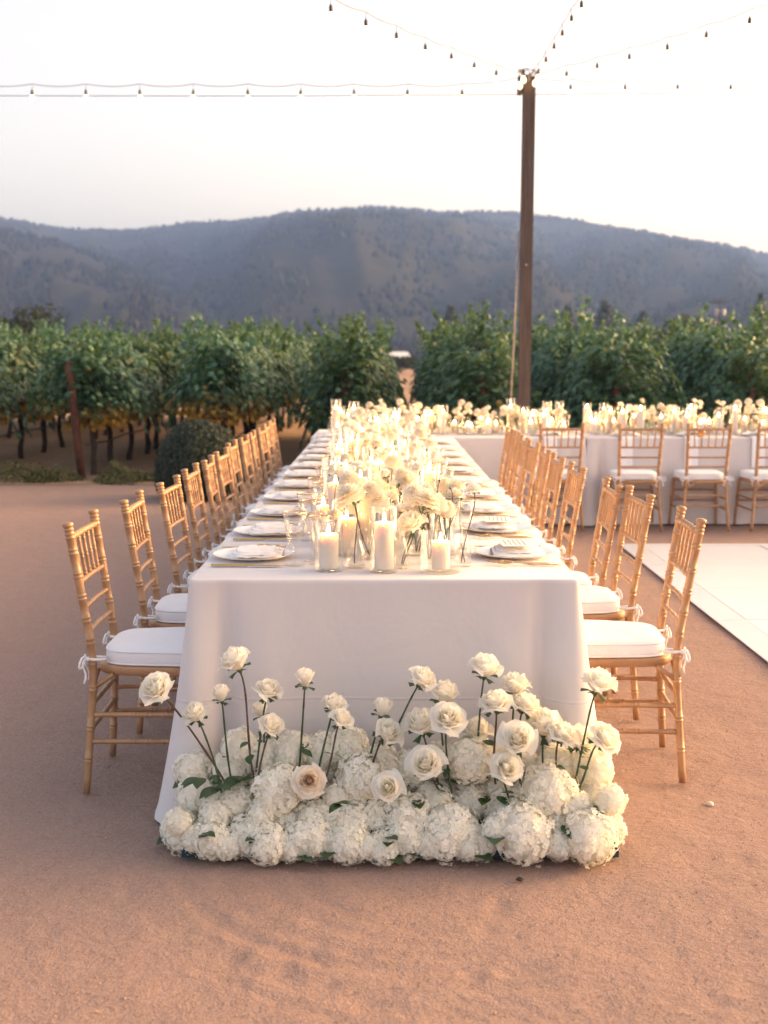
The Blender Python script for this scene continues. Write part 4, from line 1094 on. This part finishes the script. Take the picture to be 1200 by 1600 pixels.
ROSES=[
 ((-0.663,3.440,0.509),0.0496,(-0.45,-0.75,0.35),(-0.443,3.500,0.197),'open'),
 ((-0.557,3.500,0.412),0.0384,(-0.3,-0.3,0.9),(-0.476,3.480,0.195),'half'),
 ((-0.485,3.540,0.459),0.0310,(-0.1,-0.1,1),(-0.446,3.520,0.196),'bud'),
 ((-0.440,3.520,0.567),0.0471,(-0.35,-0.2,0.9),(-0.375,3.500,0.214),'half'),
 ((-0.343,3.550,0.469),0.0384,(0.25,-0.35,0.9),(-0.382,3.530,0.272),'half'),
 ((-0.375,3.600,0.392),0.0297,(-0.2,-0.2,1),(-0.388,3.580,0.202),'bud'),
 ((-0.331,3.500,0.373),0.0384,(0.3,-0.4,0.85),(-0.374,3.480,0.224),'half'),
 ((-0.236,3.560,0.501),0.0347,(0.05,-0.15,1),(-0.253,3.540,0.282),'bud'),
 ((-0.149,3.560,0.423),0.0359,(0.2,-0.2,0.95),(-0.197,3.540,0.269),'half'),
 ((-0.123,3.500,0.396),0.0335,(0.35,-0.35,0.8),(-0.182,3.480,0.243),'half'),
 ((-0.216,3.420,0.232),0.0458,(0.1,-0.95,0.3),(-0.218,3.500,0.111),'open'),
 ((-0.004,3.570,0.408),0.0359,(0.2,-0.15,0.95),(-0.056,3.550,0.252),'bud'),
 ((0.015,3.520,0.347),0.0421,(0.45,-0.4,0.6),(-0.057,3.500,0.256),'half'),
 ((0.118,3.550,0.505),0.0409,(0.45,-0.3,0.8),(0.013,3.530,0.351),'half'),
 ((0.183,3.600,0.446),0.0458,(0.2,-0.1,1),(0.187,3.580,0.215),'half'),
 ((0.108,3.530,0.374),0.0520,(-0.2,-0.3,0.9),(0.184,3.510,0.167),'half'),
 ((0.189,3.460,0.413),0.0520,(0.15,-0.85,0.45),(0.209,3.500,0.177),'open'),
 ((0.305,3.560,0.538),0.0471,(0.15,-0.15,1),(0.275,3.540,0.229),'half'),
 ((0.328,3.520,0.445),0.0508,(0,-0.35,0.95),(0.331,3.500,0.243),'open'),
 ((0.402,3.620,0.467),0.0446,(0.1,-0.05,1),(0.397,3.600,0.208),'half'),
 ((0.429,3.570,0.424),0.0483,(0.2,-0.35,0.9),(0.417,3.550,0.226),'open'),
 ((0.390,3.440,0.359),0.0545,(0.1,-0.9,0.35),(0.418,3.500,0.177),'open'),
 ((0.357,3.410,0.280),0.0483,(0.1,-0.9,0.35),(0.387,3.500,0.124),'open'),
 ((0.479,3.550,0.364),0.0545,(0,-0.3,0.9),(0.491,3.530,0.193),'half'),
 ((0.531,3.500,0.353),0.0496,(0.25,-0.45,0.8),(0.509,3.480,0.224),'open'),
 ((0.636,3.520,0.503),0.0508,(0.25,-0.2,0.95),(0.563,3.500,0.230),'half'),
 ((0.652,3.470,0.350),0.0520,(0.65,-0.6,0.4),(0.557,3.500,0.184),'open'),
 ((0.120,3.430,0.286),0.0533,(0.1,-0.85,0.45),(0.216,3.500,0.144),'open'),
 ((0.009,3.400,0.220),0.0421,(-0.2,-0.8,0.4),(0.051,3.500,0.098),'half'),
 ((0.278,3.600,0.329),0.0496,(0.0,-0.2,0.9),(0.259,3.580,0.175),'half'),
 ((0.596,3.560,0.315),0.0471,(0.3,-0.3,0.9),(0.564,3.540,0.176),'half'),
]
HYDRANGEAS=[
 (-0.588,3.620,0.195,0.0606),
 (-0.567,3.560,0.135,0.0646),
 (-0.444,3.500,0.138,0.0635),
 (-0.497,3.470,0.110,0.0606),
 (-0.624,3.540,0.043,0.0556),
 (-0.594,3.470,0.018,0.0606),
 (-0.499,3.420,0.012,0.0657),
 (-0.394,3.440,0.056,0.0696),
 (-0.335,3.400,0.001,0.0665),
 (-0.317,3.500,0.171,0.0880),
 (-0.438,3.630,0.252,0.0735),
 (-0.279,3.600,0.262,0.0653),
 (-0.196,3.620,0.249,0.0695),
 (-0.111,3.630,0.259,0.0735),
 (-0.070,3.530,0.193,0.0887),
 (-0.218,3.420,0.025,0.0740),
 (-0.202,3.470,0.090,0.0702),
 (-0.105,3.400,0.008,0.0641),
 (-0.107,3.460,0.081,0.0797),
 (-0.025,3.480,0.099,0.0632),
 (0.000,3.390,0.018,0.0532),
 (0.075,3.460,0.107,0.0749),
 (0.062,3.420,0.032,0.0716),
 (0.193,3.430,0.060,0.0934),
 (0.260,3.550,0.252,0.0818),
 (0.284,3.420,0.025,0.0573),
 (0.407,3.410,0.036,0.1000),
 (0.485,3.480,0.178,0.0899),
 (0.368,3.500,0.111,0.0806),
 (0.257,3.540,0.116,0.0680),
 (0.594,3.400,0.053,0.0902),
 (0.627,3.580,0.215,0.0725),
 (0.635,3.540,0.123,0.0791),
 (0.658,3.480,0.066,0.0607),
 (0.085,3.600,0.202,0.0653),
 (0.504,3.470,0.090,0.0678),
 (0.148,3.560,0.135,0.0646),
 (0.013,3.550,0.132,0.0620),
 (0.350,3.580,0.141,0.0625),
 (-0.298,3.490,0.082,0.0609),
 (0.432,3.620,0.188,0.0695),
]

LEFTTO = 'from the left'
# the floor arrangement: tray, foam, hydrangeas, roses
tr = thing('flower_tray', 'low teal plastic tray under the floor flowers', 'tray', (.05, 3.50, 0))
tm = MB().box((-.640, -.085, .002), (.635, .105, .008)); 
for a, b in (((-.640, -.085, .008), (.635, -.078, .032)), ((-.640, .098, .008), (.635, .105, .032)), ((-.640, -.078, .008), (-.633, .098, .032)), ((.628, -.078, .008), (.635, .098, .032))): tm.box(a, b)
link('shell', sharp_mesh(tm, 'shell', 'tray_teal'), tr)
fm = MB()
for k in range(6): fm.bbox((-.62 + k * .205, -.073, .009), (-.62 + k * .205 + .200, .093, .085), .01)
link('foam', sharp_mesh(fm, 'foam', 'foam'), tr)

def hydrangea_head(seed):
    rng = random.Random(seed); mb = MB(); N = 360
    for i in range(N):
        zc = 1 - 1.70 * (i + .5) / N; a = i * 2.39996 + rng.uniform(-.12, .12); s = math.sqrt(max(0, 1 - zc * zc))
        d = Vector((s * math.cos(a), s * math.sin(a), zc)).normalized()
        lump = 1 + .24 * noise.noise(d * 2.1 + Vector((seed, 0, 0))) + .08 * noise.noise(d * 5 + Vector((0, seed, 0)))
        c = d * (.90 * lump + rng.uniform(-.045, .045))
        nrm = (d + Vector((rng.uniform(-.38, .38), rng.uniform(-.38, .38), rng.uniform(-.28, .36)))).normalized()
        q = nrm.to_track_quat('Z', 'Y').to_matrix(); tw = rng.uniform(0, 1.6); sz = rng.uniform(.088, .125)
        age0 = max(0, rng.uniform(-.5, .38))
        for k in range(4):
            an = tw + k * PI / 2; ca, sa = math.cos(an), math.sin(an); pt = []
            cup = rng.uniform(.02, .45)
            for (l, w, z) in ((.05, .05, 0), (.50, .50, .10), (.92, .42, .25 * cup + .1), (1.08, .0, .30 * cup), (.92, -.42, .25 * cup + .1), (.50, -.50, .10), (.55, 0, -.02)):
                x, y = (l * ca - w * sa) * sz, (l * sa + w * ca) * sz
                pt.append(c + q @ Vector((x, y, (z * cup * 2.2 - .05) * sz)))
            mb.add(pt, [(0, 5, 6), (5, 4, 6), (4, 3, 6), (3, 2, 6), (2, 1, 6), (1, 0, 6)], [age0 + .25, age0, age0, age0, age0, age0, age0 + .1])
        mb.lathe([(0, .02), (.02, .014), (.024, 0), (0, -.01)], 5, at=tuple(c + nrm * .02))
    core = MB().lathe([(0, -.82), (.44, -.72), (.74, -.37), (.82, 0), (.73, .40), (.44, .68), (0, .82)], 14)
    core.v = [tuple(Vector(q) * (1 + .24 * noise.noise(Vector(q).normalized() * 2.1 + Vector((seed, 0, 0))))) for q in core.v]
    mb.add(core.v, core.f, .0)
    return mb.mesh('flower_head', 'hydrangea_petal')
HYDRANGEAS += [(-.55, 3.43, .055, .05), (-.16, 3.41, .05, .05), (.125, 3.40, .05, .048), (.34, 3.43, .085, .05), (-.36, 3.45, .12, .05), (.56, 3.46, .14, .055), (-.14, 3.49, .155, .05), (.16, 3.49, .14, .05), (-.23, 3.50, .19, .05),
               (-.47, 3.60, .20, .065), (-.36, 3.61, .23, .066), (-.20, 3.61, .19, .064), (-.01, 3.60, .215, .068), (.17, 3.61, .22, .07), (.36, 3.61, .22, .068), (.53, 3.60, .22, .07),
               (-.455, 3.40, .045, .044), (-.27, 3.39, .042, .043), (-.05, 3.385, .045, .042), (.24, 3.39, .045, .044), (.505, 3.39, .05, .046), (.325, 3.385, .10, .045), (-.60, 3.44, .10, .045), (.665, 3.45, .16, .05)]
HYD = [hydrangea_head(s) for s in (1, 2, 3, 4, 5, 6)]
def rank_names(items, keyz, keyx, cuts, tiers):
    """ordinal from the left within height tiers"""
    out = {}
    for ti, (lo, hi) in enumerate(cuts):
        idx = sorted([i for i, it in enumerate(items) if lo <= keyz(it) < hi], key=lambda i: keyx(items[i]))
        for r, i in enumerate(idx): out[i] = (tiers[ti], ORD[r] if r < len(idx) - 1 else 'last')
    return out
hn = rank_names(HYDRANGEAS, lambda h: h[2], lambda h: h[0], ((-1, .07), (.07, .15), (.15, .2), (.2, 9)), ('bottom', 'lower middle', 'upper middle', 'top'))
for i, (x, y, z, r) in enumerate(HYDRANGEAS):
    tier, od = hn[i]; z = max(z, r * .80)
    t = thing('hydrangea', f'white hydrangea head, {od} {LEFTTO} in the {tier} tier of the floor flowers', 'hydrangea', (x, y, z), 0, 'hydrangeas in the floor arrangement')
    ax = Vector((x * .35 + random.uniform(-.2, .2), -.75 + (y - 3.4) * 1.5, .55 + z * 1.2)).normalized()
    link('flower_head', HYD[i % 6], t, (0, 0, 0), ax.to_track_quat('Z', 'Y') @ Quaternion((0, 0, 1), random.uniform(0, 6.28)), (r * random.uniform(.94, 1.07), r * random.uniform(.92, 1.06), r * random.uniform(.86, 1.0)))
    e = Vector((x * .92, 3.52, .07)) - Vector((x, y, z)); 
    if e.length > .05: link('stem', MB().tube([-ax * r * .7, e * .6 - ax * r * .3, e], .005, 6).mesh('stem', 'stem_green'), t)
    if i % 2 == 0:
        lq = (Vector((random.uniform(-1, 1), -.7, .25))).normalized()
        link('leaf', SLEAF, t, -ax * r * .5 + Vector((0, .0, -r * .2)), lq.to_track_quat('Y', 'Z'), random.uniform(.075, .11))
rn = rank_names(ROSES, lambda r_: r_[0][2], lambda r_: r_[0][0], ((-1, .30), (.30, .385), (.385, .43), (.43, 9)), ('lowest', 'low middle', 'high middle', 'tallest'))
for i, (c, r, ax, ft, kind) in enumerate(ROSES):
    tier, od = rn[i]
    peach = abs(c[0] + .216) < .003
    if kind == 'open' and not peach: ax = (ax[0] + random.uniform(-.25, .25), ax[1] * .72, ax[2] + .22)
    lab = 'rose with peach centre facing forward low among the hydrangeas' if peach else f'cream rose on long stem, {od} {LEFTTO} among the {tier} floor roses'
    flower('rose', lab, 'rose', 'roses in the floor arrangement', (ft[0], ft[1], max(.06, ft[2] - .05)), c, ax, r * (1.18 if kind == 'bud' else 1.06 if kind == 'half' else .95), PEACH if peach else ROSE[kind][i % 4],
           'stem_green' if i % 3 else 'stem_brown', True, 1 + i % 2)
# loose rose foliage tucked between the heads
for k, (x, y, z, s) in enumerate(((-.49, 3.47, .20, .075), (-.42, 3.52, .21, .085), (-.545, 3.45, .235, .07), (-.135, 3.40, .175, .07), (-.265, 3.52, .20, .06), (.01, 3.38, .07, .06), (.10, 3.46, .15, .06), (.34, 3.46, .17, .06), (.30, 3.47, .16, .06), (-.52, 3.38, .09, .05), (-.36, 3.4, .07, .06), (.52, 3.40, .10, .06))):
    t = thing('leaf_sprig', f'green leaf sprig, {ORD[k]} {LEFTTO}, tucked between floor hydrangeas', 'leaf sprig', (x, y, z), 0, 'leaf sprigs in the floor arrangement')
    for q in range(3):
        d = Vector((random.uniform(-1, 1), -.9, random.uniform(-.2, .9))).normalized(); link('leaf', SLEAF, t, (random.uniform(-.01, .01), 0, random.uniform(-.01, .01)), d.to_track_quat('Y', 'Z'), s * random.uniform(.7, 1.1))

# ---- dahlias for the tables
def dahlia_bloom(seed):
    rng = random.Random(seed); mb = MB()
    for L in range(7):
        n = (5, 7, 9, 11, 13, 14, 14)[L]; s = L / 6
        for k in range(n):
            a = 2 * PI * (k + .5 * (L % 2)) / n + rng.uniform(-.14, .14)
            petal(mb, a, .04 + .10 * s, .62 - .20 * s, .52 + .46 * s + rng.uniform(-.05, .05), R(8 + 98 * s), .12 - .3 * (1 - s), 3, 5, .20 - .34 * s, max(0, .9 - s * 2.2), rng=rng)
    return mb.mesh('bloom', 'dahlia_petal')
DAH = [dahlia_bloom(s) for s in (1, 2, 3)]
BUD = MB().lathe([(0, -.6), (.3, -.5), (.42, -.1), (.36, .3), (.15, .6), (0, .66)], 9).mesh('bud', 'flower_leaf')

# ================================================================== CANDLES, VASES
def flame_mesh():
    return MB().lathe([(0, 0), (.0030, .003), (.0050, .009), (.0048, .015), (.0028, .024), (.0010, .031), (0, .034)], 8).mesh('flame', 'flame')
FLAME = flame_mesh(); WICK = MB().tube([(0, 0, -.002), (.0006, 0, .006), (.002, 0, .010)], .0011, 5).mesh('wick', 'wick')
WAX = {}
def wax_mesh(r, h):
    key = (round(r, 3), round(h, 2))
    if key not in WAX:
        r, h = key
        WAX[key] = MB().lathe([(0, 0), (r * .97, 0), (r, .004), (r, h - .005), (r * .97, h), (r * .90, h + .0005), (r * .80, h - .005), (r * .3, h - .009), (0, h - .009)], 20).mesh('wax', 'wax')
    return WAX[key]
CYL = {}
def cyl_mesh(r, h):
    key = (round(r, 3), round(h, 2))
    if key not in CYL:
        r, h = key; t = .0026
        CYL[key] = MB().lathe([(0, .0005), (r - .003, .0005), (r, .004), (r, h - .001), (r - t * .5, h), (r - t, h - .001), (r - t, .012), (r - .006, .009), (0, .009)], 26).mesh('glass_cylinder', 'glass')
    return CYL[key]
def bud_vase_mesh(seed):
    rng = random.Random(seed); h = (.13, .15, .11)[seed % 3]; rb = (.034, .028, .030)[seed % 3]; rn_ = (.014, .013, .016)[seed % 3]; t = .002
    o = [(0, .001), (rb * .9, .001), (rb, .006), (rb * 1.02, h * .30), (rb * .75, h * .55), (rn_, h * .78), (rn_, h * .94), (rn_ * 1.25, h)]
    i_ = [(rn_ * 1.25 - t, h - .0005), (rn_ - t, h * .93), (rn_ - t, h * .78), (rb * .75 - t, h * .55), (rb - t, h * .30), (rb - .003, .010), (0, .009)]
    w = [(0, .0105), (rb - .0045, .0105), (rb - .0042, h * .30), (rb * .75 - .0035, h * .52), (0, h * .52)]
    return MB().lathe(o + i_, 20).mesh('glass_body', 'glass'), MB().lathe(w, 16).mesh('water', 'water'), h
BV = [bud_vase_mesh(s) for s in range(3)]
TOPZ = TZ + .0045
def candle_in_glass(x, y, r, h, gr, gh, where, grp_where, glass_word='glass'):
    c = thing('candle', f'lit white pillar candle {where}', 'candle', (x, y, TOPZ + .0105), random.uniform(0, 6.28), f'candles {grp_where}')
    hq = wax_mesh(r, h); z = round(h, 2)
    link('wax', hq, c); link('wick', WICK, c, (0, 0, z - .008)); link('flame', FLAME, c, (.001, 0, z - .002), None, random.uniform(.85, 1.15))
    tag(link('candle_glass', cyl_mesh(gr, gh), None, (x, y, TOPZ)), f'clear {glass_word} with the candle {where}', 'candle glass', f'candle glasses {grp_where}')
def flower_vase(x, y, k, blooms, where, grp_where):
    b, w, h = BV[k % 3]
    v = thing('bud_vase', f'clear glass bud vase {where}', 'vase', (x, y, TOPZ), 0, f'bud vases {grp_where}')
    gb = link('glass_body', b, v); link('water', w, gb)
    for (dx, dy, dz, size, kind) in blooms:
        foot = (x + random.uniform(-.008, .008), y + random.uniform(-.008, .008), TOPZ + .014)
        cen = (x + dx, y + dy, TOPZ + dz); ax = Vector((dx * 2.2 + random.uniform(-.5, .5), dy * 2 - random.uniform(0, .7), .75))
        if kind == 'dahlia': me, nm, lab = random.choice(DAH), 'dahlia', 'cream dahlia'
        elif kind == 'rose': me, nm, lab = random.choice(ROSE['open'] + ROSE['half']), 'rose', 'cream rose'
        else: me, nm, lab = BUD, 'seed_pod', 'green bud'
        t = flower(nm, f'{lab} in bud vase {where}', nm.replace('_', ' '), f'table flowers {grp_where}', foot, cen, ax, size, me,
                   random.choice(('stem_brown', 'stem_green', 'stem_brown')), kind != 'pod', 0, .0017 if kind == 'pod' else .0021, 'bud' if kind == 'pod' else 'bloom')
        if kind == 'dahlia' and random.random() < .5:
            p = Vector(cen) - Vector(foot); u = random.uniform(.55, .8)
            link('bud', BUD, t, p * u + Vector((random.uniform(-.03, .03), random.uniform(-.03, .03), .03)), None, .011)
# the front of the long table, one by one
N3 = 'at the near end of the long table'
candle_in_glass(-.178, 3.905, .031, .11, .046, .17, 'nearest the boxwood side goblets at the table front', N3)
candle_in_glass(.0, 3.885, .031, .15, .045, .21, 'tallest of the three at the table front', N3)
candle_in_glass(.183, 3.885, .029, .09, .066, .13, 'short, in the wide bowl at table front', N3, 'wide low glass bowl')
flower_vase(-.092, 3.965, 0, [(-.025, .0, .245, 0.048, 'dahlia')], 'with dark stem between two front candles', N3)
flower_vase(.055, 3.955, 1, [(.09, .06, .225, 0.045, 'dahlia'), (.03, .05, .15, .05, 'rose')], 'between tall candle and wide bowl in front', N3)
flower_vase(.262, 3.99, 1, [(.03, .0, .262, .026, 'rose'), (-.005, .04, .22, .010, 'pod')], 'with thin red stem by the dance floor goblet', N3)
flower_vase(.15, 4.05, 2, [(.02, .03, .205, 0.042, 'dahlia'), (-.05, .03, .235, 0.040, 'dahlia')], 'behind the wide glass bowl at the front', N3)
flower_vase(-.05, 4.13, 2, [(-.07, .02, .275, 0.040, 'dahlia'), (.03, .04, .20, 0.038, 'dahlia')], 'just behind the tallest front candle', N3)
placed = [(-.178, 3.905, .05), (0, 3.885, .05), (.183, 3.885, .07), (-.092, 3.965, .035), (.055, 3.955, .03), (.262, 3.99, .03), (.15, 4.05, .035), (-.05, 4.13, .03)]
rg = random.Random(21)
def fill(x0, x1, y0, y1, tries, zone, mind, limit):
    cnt = 0
    for _ in range(tries):
        if cnt >= limit: break
        x, y = rg.uniform(x0, x1), rg.uniform(y0, y1)
        is_c = rg.random() < .56
        rad = .048 if is_c else .034
        if any((x - a) ** 2 + (y - b) ** 2 < (rad + c + mind) ** 2 for a, b, c in placed): continue
        placed.append((x, y, rad)); cnt += 1
        zn = zone(x, y)
        if is_c:
            h = rg.choice([.07, .09, .10, .12, .14, .16, .19, .22]); gh = h + rg.choice([.05, .06, .08, .10])
            candle_in_glass(x, y, rg.choice([.026, .030, .034]), h, rg.choice([.040, .044, .048]), gh, zn, zn)
        else:
            bl = []
            for q in range(rg.choice([1, 2, 2, 3, 3])):
                kind = rg.choice(['dahlia', 'dahlia', 'rose', 'rose', 'dahlia', 'pod', 'pod'])
                a = rg.uniform(0, 6.28); e = rg.uniform(.01, .07)
                bl.append((e * math.cos(a), e * math.sin(a), rg.uniform(.14, .25) + (.05 if rg.random() < .18 else 0), {'dahlia': rg.uniform(.023, .037), 'rose': rg.uniform(.022, .030), 'pod': .0095}[kind], kind))
            flower_vase(x, y, rg.randrange(3), bl, zn, zn)
def zone_long(x, y):
    k = max(0, min(11, round((y - 4.16) / .585)))
    return f'by the {ORD[k]} boxwood-side plate' + (', left half' if x < 0 else ', right half')
def zone_cross(x, y):
    if x < .61: return 'on cross table beyond long table, ' + ('left half' if x < .05 else 'right half')
    k = max(0, min(4, round((x - 1.48) / .6)))
    return f'on cross table by {ORD[k]} chair' + (', front' if y < 11.25 else ', back')
fill(-.235, .235, 4.15, 5.4, 900, zone_long, .006, 60)
fill(-.235, .235, 5.4, 10.5, 3500, zone_long, .014, 140)
fill(-.5, 1.66, 11.0, 11.5, 2500, zone_cross, .006, 84)
fill(1.9, 3.75, 11.0, 11.5, 2500, zone_cross, .006, 74)
tag(link('votive_glass', MB().lathe([(0, .001), (.030, .001), (.034, .006), (.036, .075), (.034, .075), (.031, .010), (0, .009)], 18).mesh('votive_glass', 'yellow_glass'), None, (2.80, 10.80, TOPZ)),
    'small yellow glass on the cross table behind the third chair', 'glass')

# ---- small things on the sand
def stone_mesh(seed, r):
    rng = random.Random(seed); mb = MB().lathe([(0, 0), (.8, .05), (1.0, .35), (.7, .75), (0, .85)], 8)
    mb.v = [(x * r * (1 + .2 * rng.uniform(-1, 1)), y * r, z * r) for x, y, z in mb.v]; return mb.mesh('pebble', 'pebble')
tag(link('pebble', stone_mesh(1, .014), None, (1.07, 3.86, -.008)), 'pale pebble lying on the sand beside the nearest dance floor chair', 'pebble')
tag(link('clod', stone_mesh(3, .011), None, (.381, 3.276, -.007)), 'dark clod on the sand in front of the floor flowers', 'clod').data.materials[0] = M['bark']

# ---- look-alikes close together: count them from the left so that each label names one
by_label = {}
for o in list(COL.objects):
    if o.parent is None and 'label' in o and o.get('kind') is None: by_label.setdefault(o['label'], []).append(o)
for lab, obs in by_label.items():
    if len(obs) < 2: continue
    def bearing(o):
        q = Vector(o.location)
        for c in o.children:
            if c.name.startswith('bloom') or c.name.startswith('bud'): q = q + Vector(c.location)
        return q.x / q.y
    obs.sort(key=bearing)
    for r, o in enumerate(obs): o['label'] = lab + (', leftmost' if r == 0 else ', rightmost' if r == len(obs) - 1 else f', {ORD[r]} from left')
